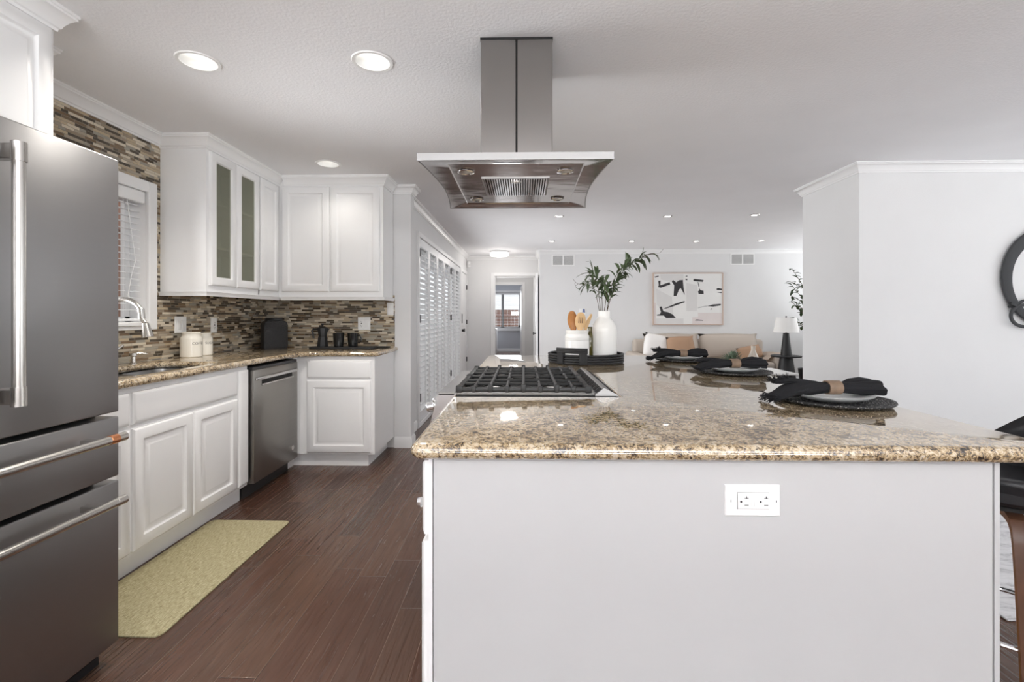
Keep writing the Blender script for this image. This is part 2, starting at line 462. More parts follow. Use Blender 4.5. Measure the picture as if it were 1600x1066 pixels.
# ceiling with three round openings for the kitchen cans
CANS = [(-1.543, 2.243), (-.717, 2.263), (-1.554, 3.785)]
bm = MB(); t_ = bmesh.new()
def loop(pts, z_):
    vs = [t_.verts.new((x_, y_, z_)) for x_, y_ in pts]
    return [t_.edges.new((vs[i], vs[(i+1) % len(vs)])) for i in range(len(vs))], vs
e1, v1 = loop([(-2.6, -3.1), (6.6, -3.1), (6.6, 16.45), (-2.6, 16.45)], CEIL)
es = list(e1)
for cx, cy in CANS: es += loop(arc(cx, cy, .079, 0, 2*PI, 32)[:-1], CEIL)[0]
bmesh.ops.triangle_fill(t_, edges=es, use_beauty=True)
bmesh.ops.recalc_face_normals(t_, faces=t_.faces[:])
bm.add(t_); bm.box(-2.6, 6.6, -3.1, 16.45, 2.60, 2.66)
struct(bm.build('ceiling', ceil_paint, smooth=False))

def wall(name, plane, a0, a1, t0, t1, holes=(), m_=None, z1=CEIL):
    """plane 'x': wall runs along y from a0 to a1, thickness t0..t1 in x"""
    b_ = MB(); hs = sorted(holes); cur = a0
    def bx(p0, p1, q0, q1):
        if p1-p0 < 1e-4 or q1-q0 < 1e-4: return
        if plane == 'x': b_.box(t0, t1, p0, p1, q0, q1)
        else: b_.box(p0, p1, t0, t1, q0, q1)
    for h0, h1, zz0, zz1 in hs:
        bx(cur, h0, 0, z1); bx(h0, h1, 0, zz0); bx(h0, h1, zz1, z1); cur = h1
    bx(cur, a1, 0, z1)
    return struct(b_.build(name, m_ or white_paint, smooth=False))
wall('wall_left', 'x', -3.1, 4.45, -2.60, -2.45, [(2.09, 3.075, 1.165, 2.055)])
wall('wall_back', 'y', -2.60, -1.05, 4.45, 4.575)
wall('wall_patio', 'x', 4.575, 9.80, -1.30, -1.16, [(5.23, 8.66, .04, 2.115), (8.86, 9.70, .0, 2.05)])
wall('wall_hall', 'y', -1.30, .297, 9.80, 9.92, [(-.60, .225, 0, 2.03)])
wall('wall_far', 'y', .297, 6.6, 8.90, 9.02)
wall('wall_nook', 'x', 9.02, 9.80, .297, .41)
wall('wall_partition', 'y', 2.66, 6.5, 3.87, 4.64)
wall('wall_right', 'x', -3.1, 9.02, 6.5, 6.6, [(-1.1, 3.1, .35, 2.15), (5.2, 8.4, .3, 2.2)])
wall('wall_front', 'y', -2.60, 6.5, -3.1, -3.0, [(-2.0, 3.2, 1.25, 2.1)])
wall('wall_corridor_left', 'x', 9.92, 12.6, -1.05, -.95)
wall('wall_corridor_right', 'x', 9.92, 12.6, .26, .36)
wall('wall_corridor_end', 'y', -1.05, .36, 12.6, 12.7, [(-.86, -.03, 0, 2.03)])
wall('wall_bedroom_left', 'x', 12.7, 16.3, -1.9, -1.8, m_=bed_wall)
wall('wall_bedroom_right', 'x', 12.7, 16.3, 1.2, 1.3, m_=bed_wall)
wall('wall_bedroom_back', 'y', -1.9, 1.3, 16.3, 16.4, [(-1.0, -.12, .80, 2.0)], m_=bed_wall)

def trim(name, path, prof=CROWN, z=CEIL, m_=None):
    return struct(MB().sweep(path, prof, z).build(name, m_ or trim_paint))
trim('trim_1', [(-2.442, 3.17), (-2.442, 2.08)], z=CEIL)
trim('trim_2', [(-1.16, 9.80), (-1.16, 4.575), (-1.05, 4.575), (-1.05, 4.45), (-1.215, 4.45)][::-1][::-1])
trim('trim_3', [(.297, 8.90), (.297, 9.80), (-1.16, 9.80)])
trim('trim_4', [(6.5, 8.90), (.297, 8.90)])
trim('trim_5', [(6.5, 3.87), (2.66, 3.87), (2.66, 4.64), (6.5, 4.64)][::-1][::-1])
for i_, pth in enumerate([[(-1.16, 5.16), (-1.16, 4.575), (-1.05, 4.575), (-1.05, 4.45), (-1.20, 4.45)], [(.297, 8.9), (.297, 9.0)],
                          [(6.5, 8.9), (.297, 8.9)], [(6.5, 3.87), (2.66, 3.87), (2.66, 4.64), (6.5, 4.64)], [(-.66, 9.8), (-1.16, 9.8), (-1.16, 9.77)], [(1.2, 16.3), (-1.8, 16.3)]]):
    trim(['baseboard_patio', 'baseboard_nook', 'baseboard_far', 'baseboard_partition', 'baseboard_hall', 'baseboard_bedroom'][i_], pth, BASE, 0)
def casing(name, plane, a0, a1, z0, z1, face, out, w=.07, sill=False, full=False):
    b_ = MB(); f0, f1 = sorted((face, face+out))
    def bx(p0, p1, q0, q1):
        if plane == 'x': b_.box(f0, f1, p0, p1, q0, q1, .004, 1)
        else: b_.box(p0, p1, f0, f1, q0, q1, .004, 1)
    bx(a0-w, a0, z0 if not full else z0-w, z1+w); bx(a1, a1+w, z0 if not full else z0-w, z1+w); bx(a0, a1, z1, z1+w)
    if full: bx(a0, a1, z0-w, z0)
    return struct(b_.build(name, trim_paint))
casing('trim_6', 'y', -.60, .225, 0, 2.03, 9.80, -.018)
casing('trim_7', 'y', -.86, -.03, 0, 2.03, 12.6, -.018)
casing('trim_8', 'x', 8.86, 9.70, 0, 2.05, -1.16, .018)
struct(MB().box(-.55, .225, 9.81, 9.91, 2.005, 2.03).box(.205, .225, 9.81, 9.91, 0, 2.03).box(-.60, -.58, 9.81, 9.91, 0, 2.03).build('trim_9', trim_paint))

# tiled walls
b_ = MB()
for y0, y1, z0, z1 in ((1.7, 2.04, .94, CEIL), (2.04, 3.124, .94, 1.14), (2.04, 3.124, 2.10, CEIL), (3.124, 3.18, .94, CEIL), (3.18, 4.45, .94, 1.42)):
    b_.box(-2.45, -2.442, y0, y1, z0, z1)
o = struct(b_.build('wall_backsplash_left', mosaic, smooth=False))
struct(MB().box(-2.442, -1.20, 4.442, 4.45, .94, 1.42).build('wall_backsplash_back', mosaic, smooth=False))

# kitchen window
wn = thing('window_1', 'white framed window over the kitchen sink', 'window', (-2.45, 2.58, 1.14)); wn['kind'] = 'structure'
b_ = MB(); 
for y0, y1, z0, z1 in ((2.04, 2.11, 1.14, 2.10), (3.054, 3.124, 1.14, 2.10), (2.11, 3.054, 2.03, 2.10), (2.11, 3.054, 1.14, 1.175)): b_.box(-2.446, -2.424, y0, y1, z0, z1, .004, 1)
b_.build('window_casing', trim_paint, wn)
b_ = MB().box(-2.60, -2.446, 2.09, 2.11, 1.165, 2.055).box(-2.60, -2.446, 3.054, 3.075, 1.165, 2.055).box(-2.60, -2.446, 2.11, 3.054, 2.035, 2.055).box(-2.60, -2.41, 2.11, 3.054, 1.165, 1.19, .004, 1)
for y0, y1 in ((2.11, 2.56), (2.60, 3.054)):
    b_.box(-2.585, -2.555, y0, y0+.035, 1.19, 2.035); b_.box(-2.585, -2.555, y1-.035, y1, 1.19, 2.035)
    b_.box(-2.585, -2.555, y0, y1, 1.19, 1.225); b_.box(-2.585, -2.555, y0, y1, 2.0, 2.035)
b_.box(-2.59, -2.55, 2.555, 2.605, 1.19, 2.035)
b_.build('window_frame', trim_paint, wn)
MB().box(-2.572, -2.568, 2.13, 3.03, 1.2, 2.03).build('window_pane', clear_glass, wn)
bl = thing('window_blind', 'white slatted blind half open in the window over the sink', 'blind', (-2.49, 2.58, 1.19))
MB().box(-2.535, -2.445, 2.118, 3.046, 1.955, 2.03, .004, 1).build('head_rail', trim_paint, bl)
b_ = MB(); zz = 1.94; 
while zz > 1.235:
    b_.obox((-2.50, 2.582, zz), (.045, .92, .0025), RY(math.radians(4))); zz -= .0395
b_.build('slats', shut_paint, bl)
MB().box(-2.525, -2.475, 2.125, 3.04, 1.197, 1.213, .003, 1).build('bottom_rail', trim_paint, bl)
b_ = MB()
for yy in (2.25, 2.58, 2.91):
    b_.cyl((-2.475, yy, 1.2), (-2.475, yy, 1.97), .0012, n=6); b_.cyl((-2.525, yy, 1.2), (-2.525, yy, 1.97), .0012, n=6)
b_.build('ladder_cord', trim_paint, bl)
b_ = MB().tube([(-2.468, 2.93, 1.96), (-2.462, 2.95, 1.8), (-2.46, 2.985, 1.58), (-2.46, 2.95, 1.47), (-2.46, 2.93, 1.36)], .002, 6)
b_.lathe([(0, 0), (.006, .004), (.004, .03), (0, .032)], (-2.46, 2.93, 1.33), 10).build('pull_cord', trim_paint, bl)

# world outside
tag(struct(MB().box(-9, -2.62, -4, 22, -.25, -.12).build('ground', concrete)), 'pale patio paving outside', 'ground')
struct(MB().box(-2.6, 8, 16.46, 22, -.25, -.12).build('ground', concrete))
def fence(name, label, plane, a0, a1, at, h_):
    r_ = thing(name, label, 'fence', ((at, a0, -.12) if plane == 'x' else (a0, at, -.12)))
    b1, b2 = MB(), MB(); p_ = a0
    while p_ < a1:
        if plane == 'x': b1.box(at, at+.02, p_, p_+.13, -.12, h_)
        else: b1.box(p_, p_+.13, at, at+.02, -.12, h_)
        p_ += .14
    if plane == 'x': b2.box(at+.02, at+.06, a0, a1, h_-.3, h_-.21)
    else: b2.box(a0, a1, at-.04, at, h_-.3, h_-.21)
    b1.build('fence_board', fence_m, r_); b2.build('fence_rail', fence_m, r_)
fence('wooden_fence', 'brown wooden fence seen through the blind over the sink', 'x', -.5, 5.0, -3.9, 2.35)
fence('wooden_fence', 'reddish wooden fence seen through the far bedroom window', 'y', -3, 2.5, 18.6, 1.45)

# patio door behind shutters
wn = thing('window_2', 'tall patio opening with white surround', 'window', (-1.23, 6.9, .04)); wn['kind'] = 'structure'
b_ = MB().box(-1.20, -1.135, 5.19, 5.25, .0, 2.15, .004, 1).box(-1.20, -1.135, 8.64, 8.70, .0, 2.15, .004, 1).box(-1.20, -1.135, 5.25, 8.64, 2.095, 2.15, .004, 1).box(-1.25, -1.135, 5.25, 8.64, .0, .05, .004, 1)
b_.build('window_casing', trim_paint, wn)
b_ = MB()
for y0, y1 in ((5.23, 6.95), (6.95, 8.66)):
    b_.box(-1.29, -1.25, y0, y0+.06, .05, 2.1).box(-1.29, -1.25, y1-.06, y1, .05, 2.1).box(-1.29, -1.25, y0, y1, .05, .12).box(-1.29, -1.25, y0, y1, 2.03, 2.1)
b_.build('window_frame', trim_paint, wn)
MB().box(-1.272, -1.268, 5.25, 8.64, .08, 2.08).build('window_pane', clear_glass, wn)
# shutters
def shutter(y0, y1, label, hinge):
    r_ = thing('plantation_shutter', label, 'shutter', (-1.16, (y0+y1)/2, .06), group='white shutters over the patio door')
    b_ = MB(); x0, x1 = -1.175, -1.147
    b_.box(x0, x1, y0, y0+.055, .06, 2.09, .003, 1).box(x0, x1, y1-.055, y1, .06, 2.09, .003, 1)
    b_.box(x0, x1, y0+.055, y1-.055, .06, .16).box(x0, x1, y0+.055, y1-.055, 2.0, 2.09)
    b_.build('shutter_frame', shut_paint, r_)
    b_ = MB(); z_ = .20
    while z_ < 1.98:
        b_.obox((-1.161, (y0+y1)/2, z_), (.066, y1-y0-.114, .009), RY(math.radians(48)), .003, 1); z_ += .0595
    b_.build('louvers', shut_paint, r_)
    MB().box(-1.143, -1.133, (y0+y1)/2-.006, (y0+y1)/2+.006, .22, 1.95).build('tilt_rod', shut_paint, r_)
    if hinge:
        for z_ in (.28, 1.15, 1.88): MB().box(-1.15, -1.128, y0-.012, y0+.012, z_, z_+.09).build('hinge', black_metal, r_)
lab = ['white louvered shutter panel nearest the kitchen column', 'second white shutter panel from the kitchen column', 'third white shutter panel from the kitchen column',
       'fourth shutter panel, just past the middle of the patio door', 'fifth shutter panel, next to last before the white hall door', 'shutter panel farthest away, beside the white hall door']
for i_ in range(6): shutter(5.255+.5635*i_, 5.255+.5635*(i_+1)-.006, lab[i_], i_ in (0, 4))

# hall doors
d_ = thing('door_1', 'white hall door with black deadbolt and lever', 'door', (-1.2, 9.28, 0)); d_['kind'] = 'structure'
fr = ((-1.20, 8.865, .01), (0, 1, 0), (0, 0, 1), (1, 0, 0))
b_ = MB().rings(fr, 0, .83, 0, 2.035, [(0, 0), (0, .04)]).rings(fr, .12, .71, .2, .85, [(0, .04), (.02, .046), (.04, .041)]).rings(fr, .12, .71, 1.0, 1.9, [(0, .04), (.02, .046), (.04, .041)])
b_.build('door_leaf', trim_paint, d_)
MB().cyl((-1.16, 8.93, .95), (-1.11, 8.93, .95), .024).cyl((-1.115, 8.93, .95), (-1.095, 8.93, .95), .032).build('door_handle', black_metal, d_)
MB().box(-1.165, -1.14, 8.905, 8.955, 1.08, 1.26, .008).build('deadbolt', black_metal, d_)
for z_ in (.3, 1.05, 1.75): MB().box(-1.165, -1.14, 9.69, 9.715, z_, z_+.09).build('hinge', black_metal, d_)
d_ = thing('door_2', 'white hall door folded back beside the corridor opening', 'door', (.25, 9.4, 0)); d_['kind'] = 'structure'
MB().box(.235, .272, 9.0, 9.77, .012, 2.02, .003, 1).build('door_leaf', trim_paint, d_)
MB().cyl((.235, 9.07, .89), (.20, 9.07, .89), .012).lathe([(0, 0), (.02, .002), (.028, .015), (.02, .028), (0, .03)], (.205, 9.07, .89), 16, RY(-PI/2)).build('door_handle', black_metal, d_)
d_ = thing('door_3', 'white bedroom door swung open at the end of the corridor', 'door', (-.05, 13.05, 0)); d_['kind'] = 'structure'
MB().obox((-.055, 13.1, 1.015), (.036, .78, 2.0), RZ(math.radians(3))).build('door_leaf', trim_paint, d_)
MB().cyl((-.07, 13.42, .93), (-.13, 13.42, .93), .014).lathe([(0, 0), (.03, .005), (.03, .03), (0, .035)], (-.11, 13.42, .93), 14, RY(-PI/2)).build('door_handle', black_metal, d_)
# bedroom window
wn = thing('window_3', 'bedroom window with open blinds', 'window', (-.56, 16.3, .8)); wn['kind'] = 'structure'
b_ = MB()
for x0, x1, z0, z1 in ((-1.07, -1.0, .73, 2.07), (-.12, -.05, .73, 2.07), (-1.0, -.12, 2.0, 2.07), (-1.0, -.12, .73, .80)): b_.box(x0, x1, 16.275, 16.31, z0, z1)
b_.box(-1.1, -.02, 16.24, 16.31, .70, .73)
b_.build('window_casing', trim_paint, wn)
b_ = MB().box(-.74, -.68, 16.33, 16.37, .8, 2.0)
for x0, x1 in ((-1.0, -.72), (-.7, -.12)): b_.box(x0, x0+.03, 16.33, 16.37, .8, 2.0).box(x1-.03, x1, 16.33, 16.37, .8, 2.0).box(x0, x1, 16.33, 16.37, .8, .84).box(x0, x1, 16.33, 16.37, 1.96, 2.0)
b_.build('window_frame', trim_paint, wn)
MB().box(-1.0, -.12, 16.348, 16.352, .8, 2.0).build('window_pane', clear_glass, wn)
bl = thing('window_blind', 'white blind with thin open slats in the bedroom window', 'blind', (-.56, 16.3, .85))
MB().box(-.99, -.13, 16.28, 16.325, 1.93, 1.99).build('head_rail', trim_paint, bl)
b_ = MB(); z_ = .86
while z_ < 1.92: b_.obox((-.56, 16.30, z_), (.85, .04, .003), RX(math.radians(8))); z_ += .05
b_.build('slats', shut_paint, bl)
dr = thing('dresser', 'small white dresser under the bedroom window', 'dresser', (-1.0, 15.6, 0))
MB().box(-1.6, -.86, 15.3, 15.8, .12, .80, .004, 1).build('body', trim_paint, dr)
for z_ in (.16, .37, .58): MB().box(-1.56, -.90, 15.285, 15.30, z_, z_+.19, .003, 1).build('drawer', trim_paint, dr)
for x_ in (-1.58, -.90):
    for y_ in (15.32, 15.74): MB().box(x_, x_+.04, y_, y_+.04, 0, .12).build('leg', trim_paint, dr)

# ================================================================ KITCHEN CABINETS
DOOR = [(0, 0), (0, .012), (.004, .017), (.009, .020), (.056, .020), (.061, .014), (.068, .011), (.078, .011), (.094, .0185), (.098, .019)]
DRAW = [(0, 0), (0, .011), (.005, .015), (.012, .019), (.018, .020)]
def front(par, fr, u0, u1, v0, v1, nm='door', rg=DOOR): return MB().rings(fr, u0, u1, v0, v1, rg).build(nm, cab_paint, par)
FL = ((-1.84, 0, 0), (0, 1, 0), (0, 0, 1), (1, 0, 0))      # left run, facing +x
FB = ((0, 3.86, 0), (1, 0, 0), (0, 0, 1), (0, -1, 0))     # back run, facing -y

def base_unit(y0, y1, label, hollow=False):
    r_ = thing('base_cabinet', label, 'cabinet', (-2.1, (y0+y1)/2, 0), group='white base cabinets along the left wall')
    if hollow:
        MB().box(-2.43, -1.858, y0, y0+.018, .123, .898).box(-2.43, -1.858, y1-.018, y1, .123, .898).box(-2.43, -1.858, y0, y1, .105, .123).box(-1.858, -1.84, y0, y1, .105, .898).box(-2.44, -2.43, y0, y1, .105, .898).build('body', cab_paint, r_)
    else: MB().box(-2.44, -1.84, y0, y1, .105, .898).build('body', cab_paint, r_)
    MB().box(-2.44, -1.89, y0, y1, 0, .105).build('toe_kick', cab_paint, r_)
    return r_
r_ = base_unit(1.74, 2.192, 'narrow white base cabinet with one drawer, beside the refrigerator')
front(r_, FL, 1.76, 2.183, .722, .872, 'drawer', DRAW); front(r_, FL, 1.76, 2.183, .125, .700)
r_ = base_unit(2.192, 3.033, 'wide white double-door cabinet under the sink', True)
front(r_, FL, 2.203, 3.022, .722, .872, 'drawer_front', DRAW); front(r_, FL, 2.203, 2.608, .125, .700); front(r_, FL, 2.613, 3.022, .125, .700)
r_ = base_unit(3.033, 3.152, 'slim white filler cabinet left of the dishwasher')
front(r_, FL, 3.04, 3.146, .125, .872, 'panel', DRAW)

bc = thing('base_cabinet', 'white base cabinet under the moka pot, drawer above a single door', 'cabinet', (-1.5, 4.1, 0))
MB().box(-2.44, -1.205, 3.86, 4.44, .105, .898).box(-2.44, -1.84, 3.795, 3.86, .105, .898).build('body', cab_paint, bc)
MB().box(-2.44, -1.27, 3.905, 4.44, 0, .105).box(-2.44, -1.89, 3.795, 3.905, 0, .105).build('toe_kick', cab_paint, bc)
front(bc, FB, -1.755, -1.232, .722, .866, 'drawer', DRAW); front(bc, FB, -1.755, -1.232, .122, .706)

# upper cabinets
def rail_crown(par, path, z_=CEIL, pr=None):
    MB().sweep(path, pr or [(o_*1.0, zz*1.1) for o_, zz in CROWN], z_).build('crown_moulding', cab_paint, par)
uc = thing('wall_cabinet', 'white corner wall cabinet with two glass doors over the canisters', 'cabinet', (-2.3, 3.65, 1.385))
b_ = MB()
b_.box(-2.442, -2.13, 3.17, 3.19, 1.385, 2.38).box(-2.442, -2.13, 3.805, 3.82, 1.40, 2.36).box(-2.442, -2.13, 3.19, 4.44, 1.385, 1.405).box(-2.442, -2.13, 3.17, 4.44, 2.355, 2.438)
b_.box(-2.442, -2.43, 3.19, 4.44, 1.405, 2.355)
b_.box(-2.15, -2.13, 3.19, 3.215, 1.405, 2.355).box(-2.15, -2.13, 3.77, 4.13, 1.405, 2.355).box(-2.15, -2.13, 3.215, 3.77, 1.405, 1.46).box(-2.15, -2.13, 3.215, 3.77, 2.32, 2.355)
b_.build('body', cab_paint, uc)
FU = ((-2.13, 0, 0), (0, 1, 0), (0, 0, 1), (1, 0, 0))
for y0, y1 in ((3.20, 3.488), (3.494, 3.795)):
    d_ = MB().rings(FU, y0, y1, 1.437, 2.345, [(0, 0), (0, .012), (.004, .017), (.009, .020), (.052, .020), (.058, .014), (.062, .006), (.062, 0)], cap=False, hole=True).build('door', cab_paint, uc)
    MB().box(-2.126, -2.121, y0+.055, y1-.055, 1.49, 2.29).build('glass', seed_glass, d_)
front(uc, FU, 3.815, 4.10, 1.437, 2.345)
MB().box(-2.43, -2.155, 3.19, 3.805, 1.70, 1.715).box(-2.43, -2.155, 3.19, 3.805, 2.01, 2.025).build('shelf', cab_paint, uc)
LR = [(0, 0), (0, -.028), (.010, -.028), (.013, -.012), (.020, 0)]
MB().sweep([(-2.13, 4.12), (-2.13, 3.17), (-2.442, 3.17)], LR, 1.392).build('light_rail', cab_paint, uc)
rail_crown(uc, [(-2.13, 4.13), (-2.13, 3.17), (-2.442, 3.17)])

ub = thing('wall_cabinet', 'white two-door wall cabinet over the moka pot', 'cabinet', (-1.7, 4.3, 1.385))
MB().box(-2.129, -1.215, 4.13, 4.44, 1.385, 2.438).build('body', cab_paint, ub)
FUB = ((0, 4.13, 0), (1, 0, 0), (0, 0, 1), (0, -1, 0))
front(ub, FUB, -2.098, -1.682, 1.437, 2.345); front(ub, FUB, -1.674, -1.243, 1.437, 2.345)
MB().sweep([(-1.215, 4.44), (-1.215, 4.13), (-2.11, 4.13)], LR, 1.392).build('light_rail', cab_paint, ub)
rail_crown(ub, [(-1.215, 4.39), (-1.215, 4.13), (-2.08, 4.13)])

fc = thing('wall_cabinet', 'deep white cabinet high above the refrigerator', 'cabinet', (-2.1, 1.3, 1.83))
MB().box(-2.44, -1.85, .74, 1.845, 1.83, 2.438).build('body', cab_paint, fc)
FF = ((-1.85, 0, 0), (0, 1, 0), (0, 0, 1), (1, 0, 0))
front(fc, FF, .76, 1.285, 1.845, 2.35); front(fc, FF, 1.295, 1.825, 1.845, 2.35)
MB().box(-2.44, -1.86, 1.715, 1.735, .0, 1.83).build('side_panel', cab_paint, fc)
rail_crown(fc, [(-1.85, .74), (-1.85, 1.845), (-2.13, 1.845)][::-1])
sc_ = thing('wall_cabinet', 'shallow white cabinet tucked behind the one above the refrigerator', 'cabinet', (-2.3, 1.98, 1.40))
MB().box(-2.44, -2.15, 1.86, 2.075, 1.40, 2.438).build('body', cab_paint, sc_)
rail_crown(sc_, [(-2.15, 1.91), (-2.15, 2.075), (-2.44, 2.075)][::-1])

# perimeter worktop
X0, X1, YB = -2.441, -1.80, 4.441
out = [(X0, 1.735), (X1, 1.735)] + [(-1.62+.18*math.cos(a), 3.64+.18*math.sin(a)) for a in [PI-PI/2*k/8 for k in range(9)]] + \
      [(-1.20, 3.82), (-1.17, 3.85), (-1.17, YB), (X0, YB)]
sk = []
def rrect(x0, x1, y0, y1, r, n=5):
    return arc(x1-r, y1-r, r, 0, PI/2, n)+arc(x0+r, y1-r, r, PI/2, PI, n)+arc(x0+r, y0+r, r, PI, 1.5*PI, n)+arc(x1-r, y0+r, r, 1.5*PI, 2*PI, n)
hole = rrect(-2.30, -1.905, 2.26, 2.985, .09)[::-1]
o = MB().slab(out, [hole], .90, .94, .02).build('kitchen_worktop', granite)
tag(o, 'L-shaped speckled granite worktop around the sink and left wall', 'countertop')
# sink
sk = thing('sink', 'stainless double bowl sink set in the granite worktop', 'sink', (-2.1, 2.64, .7))
for y0, y1 in ((2.25, 2.62), (2.655, 2.995)):
    t_ = bmesh.new(); L1 = rrect(-2.31, -1.895, y0, y1, .08); L0 = rrect(-2.30, -1.905, y0+.01, y1-.01, .08)
    rs = [[t_.verts.new((x_, y_, z_)) for x_, y_ in LL] for LL, z_ in ((rrect(-2.325, -1.885, y0-.012, y1+.012, .08), .897), (L1, .897), (L0, .72), (rrect(-2.26, -1.945, y0+.05, y1-.05, .05), .70))]
    for A, B in zip(rs, rs[1:]):
        for i in range(len(A)): t_.faces.new((A[i], A[(i+1) % len(A)], B[(i+1) % len(A)], B[i]))
    t_.faces.new(rs[-1]); b_ = MB(); b_.add(t_); d_ = b_.build('basin', basin_steel, sk)
    MB().lathe([(0, .702), (.03, .702), (.042, .704), (.042, .701)], (-2.1, (y0+y1)/2, 0), 20).build('drain', chrome, d_)
# faucet
fa = thing('faucet', 'brushed gooseneck pull-down faucet arching over the sink', 'faucet', (-2.355, 2.64, .94))
MB().lathe([(0, 0), (.03, 0), (.03, .01), (.022, .02), (.02, .10), (.016, .11), (0, .11)], (-2.355, 2.64, .94), 20).build('faucet_base', brushed, fa)
pts = [(-2.355, 2.64, 1.04), (-2.355, 2.64, 1.22)] + [(-2.245-.11*math.cos(a), 2.642, 1.22+.105*math.sin(a)) for a in [PI*k/14 for k in range(1, 13)]] 
MB().tube(pts, .0125, 14).build('spout', brushed, fa)
ex_, ey_, ez_ = pts[-1]
MB().cyl((ex_, 2.642, ez_+.004), (ex_+.006, 2.642, 1.215), .0155, .0155, 18).cyl((ex_+.006, 2.642, 1.215), (-2.122, 2.644, 1.19), .011, .012, 18).cyl((-2.122, 2.644, 1.19), (-2.108, 2.646, 1.112), .015, .029, 22).build('spray_head', brushed, fa)
MB().cyl((-2.355, 2.66, 1.0), (-2.355, 2.70, 1.02), .008).cyl((-2.355, 2.70, 1.02), (-2.33, 2.74, 1.06), .006).build('lever', brushed, fa)
sd = thing('soap_dispenser', 'short chrome soap pump behind the sink rim', 'soap dispenser', (-2.345, 2.83, .94))
MB().lathe([(0, 0), (.022, 0), (.022, .006), (.013, .012), (.012, .045), (.019, .05), (.019, .066), (0, .068)], (-2.345, 2.83, .94), 18).build('pump', brushed, sd)
MB().tube([(-2.345, 2.83, 1.0), (-2.33, 2.85, 1.006), (-2.305, 2.885, .998)], .005, 8).build('nozzle', brushed, sd)

# wall plates
def plate(name, label, plane, c, w, h_, kind, n=1):
    """plane 'x' faces +x, 'y' faces -y"""
    r_ = thing(name, label, 'outlet' if 'outlet' in name else 'switch', c)
    U = (0, 1, 0) if plane == 'x' else (1, 0, 0); Wd = (1, 0, 0) if plane == 'x' else (0, -1, 0)
    fr_ = (c, U, (0, 0, 1), Wd)
    MB().rings(fr_, -w/2, w/2, -h_/2, h_/2, [(0, 0), (0, .003), (.003, .0055)]).build('cover_plate', plastic_white, r_)
    for i in range(n):
        cu = (i-(n-1)/2)*.046
        k_ = kind[i]
        e_ = MB().rings(fr_, cu-.017, cu+.017, -.034, .034, [(0, .0055), (0, .0085), (.002, .009)]).build('rocker' if k_ == 's' else 'receptacle', plastic_white, r_)
        if k_ == 'o':
            b_ = MB()
            for s_ in (-1, 1):
                for du_ in (-.006, .006): b_.rings(fr_, cu+du_-.0014, cu+du_+.0014, s_*.018-.005, s_*.018+.005, [(0, .0085), (0, .0094)])
                b_.rings(fr_, cu-.0025, cu+.0025, s_*.018-.013, s_*.018-.009, [(0, .0085), (0, .0094)])
            b_.rings(fr_, cu-.006, cu+.006, -.004, .004, [(0, .0085), (0, .0094)])
            b_.build('slot', black_plastic, e_)
    return r_
plate('light_switch', 'white double switch plate on the mosaic above the coffee canister', 'x', (-2.442, 3.358, 1.166), .115, .118, 'ss', 2)
plate('wall_outlet', 'white single outlet on the mosaic right of the canisters', 'x', (-2.442, 3.725, 1.156), .072, .118, 'o')
plate('wall_outlet', 'white wide outlet plate on the mosaic above the black mugs', 'y', (-1.485, 4.442, 1.155), .117, .118, 'os', 2)
plate('light_switch', 'white single switch at the right end of the mosaic', 'y', (-1.239, 4.442, 1.292), .06, .118, 's')

# ---------------------------------------------------------------- canisters with lettering
def wrap_text(txt, size, r, ang0, zc, centre, parent):
    cu = bpy.data.curves.new('t', 'FONT'); cu.body = txt; cu.size = size; cu.extrude = 0; cu.align_x = 'CENTER'; cu.align_y = 'CENTER'
    ob = bpy.data.objects.new('t', cu); COL.objects.link(ob)
    dg = bpy.context.evaluated_depsgraph_get(); me = bpy.data.meshes.new_from_object(ob.evaluated_get(dg))
    bpy.data.objects.remove(ob)
    bm_ = bmesh.new(); bm_.from_mesh(me); bpy.data.meshes.remove(me)
    bmesh.ops.subdivide_edges(bm_, edges=bm_.edges[:], cuts=2)
    for v_ in bm_.verts:
        a = ang0+v_.co.x/r; v_.co = Vector((centre[0]+(r+.0006)*math.cos(a), centre[1]+(r+.0006)*math.sin(a), zc+v_.co.y))
    b_ = MB(); b_.bm.free(); b_.bm = bm_
    return b_.build('lettering', black_plastic, parent)
def canister(c, r, h_, label, txt, ang):
    t0 = thing('canister', label, 'canister', c)
    MB().lathe([(0, 0), (r-.004, 0), (r, .006), (r, h_*.72), (r-.004, h_*.79), (r*.80, h_*.86), (r*.80, h_*.93), (r*.84, h_*.95), (r*.84, h_*.985), (r*.80, h_), (0, h_)], c, 40).build('jar', cream_ceramic, t0)
    wrap_text(txt, .024, r, ang, c[2]+h_*.55, c, t0)
canister((-2.335, 3.32, .94), .068, .176, 'larger cream ceramic canister lettered COFFEE beside the sink', 'COFFEE', math.radians(-16))
canister((-2.345, 3.47, .94), .055, .166, 'smaller cream ceramic canister lettered SUGAR behind the coffee canister', 'SUGAR', math.radians(-10))

bx_ = thing('bread_crock', 'tall black pebbled jar with shoulders in the worktop corner', 'jar', (-2.24, 4.26, .94))
R = .098; sh = [(-R, 0), (R, 0), (R, .212), (R-.010, .232), (R-.028, .246), (-R+.028, .246), (-R+.010, .232), (-R, .212)]
t_ = MB().prism(sh, -.07, .07, 'y').bm
bmesh.ops.bevel(t_, geom=t_.edges[:], offset=.006, segments=2, affect='EDGES')
b_ = MB(); b_.add(t_, Matrix.Translation((-2.24, 4.26, .94)) @ Matrix.Rotation(math.radians(42), 4, 'Z')); b_.build('jar', pebble, bx_)
b_ = MB(); b_.lathe([(0, .245), (.072, .245), (.076, .250), (.076, .264), (.07, .270), (0, .270)], (-2.24, 4.26, .94), 28, sx=1.05, sy=.8); b_.build('lid', black_matte, bx_)

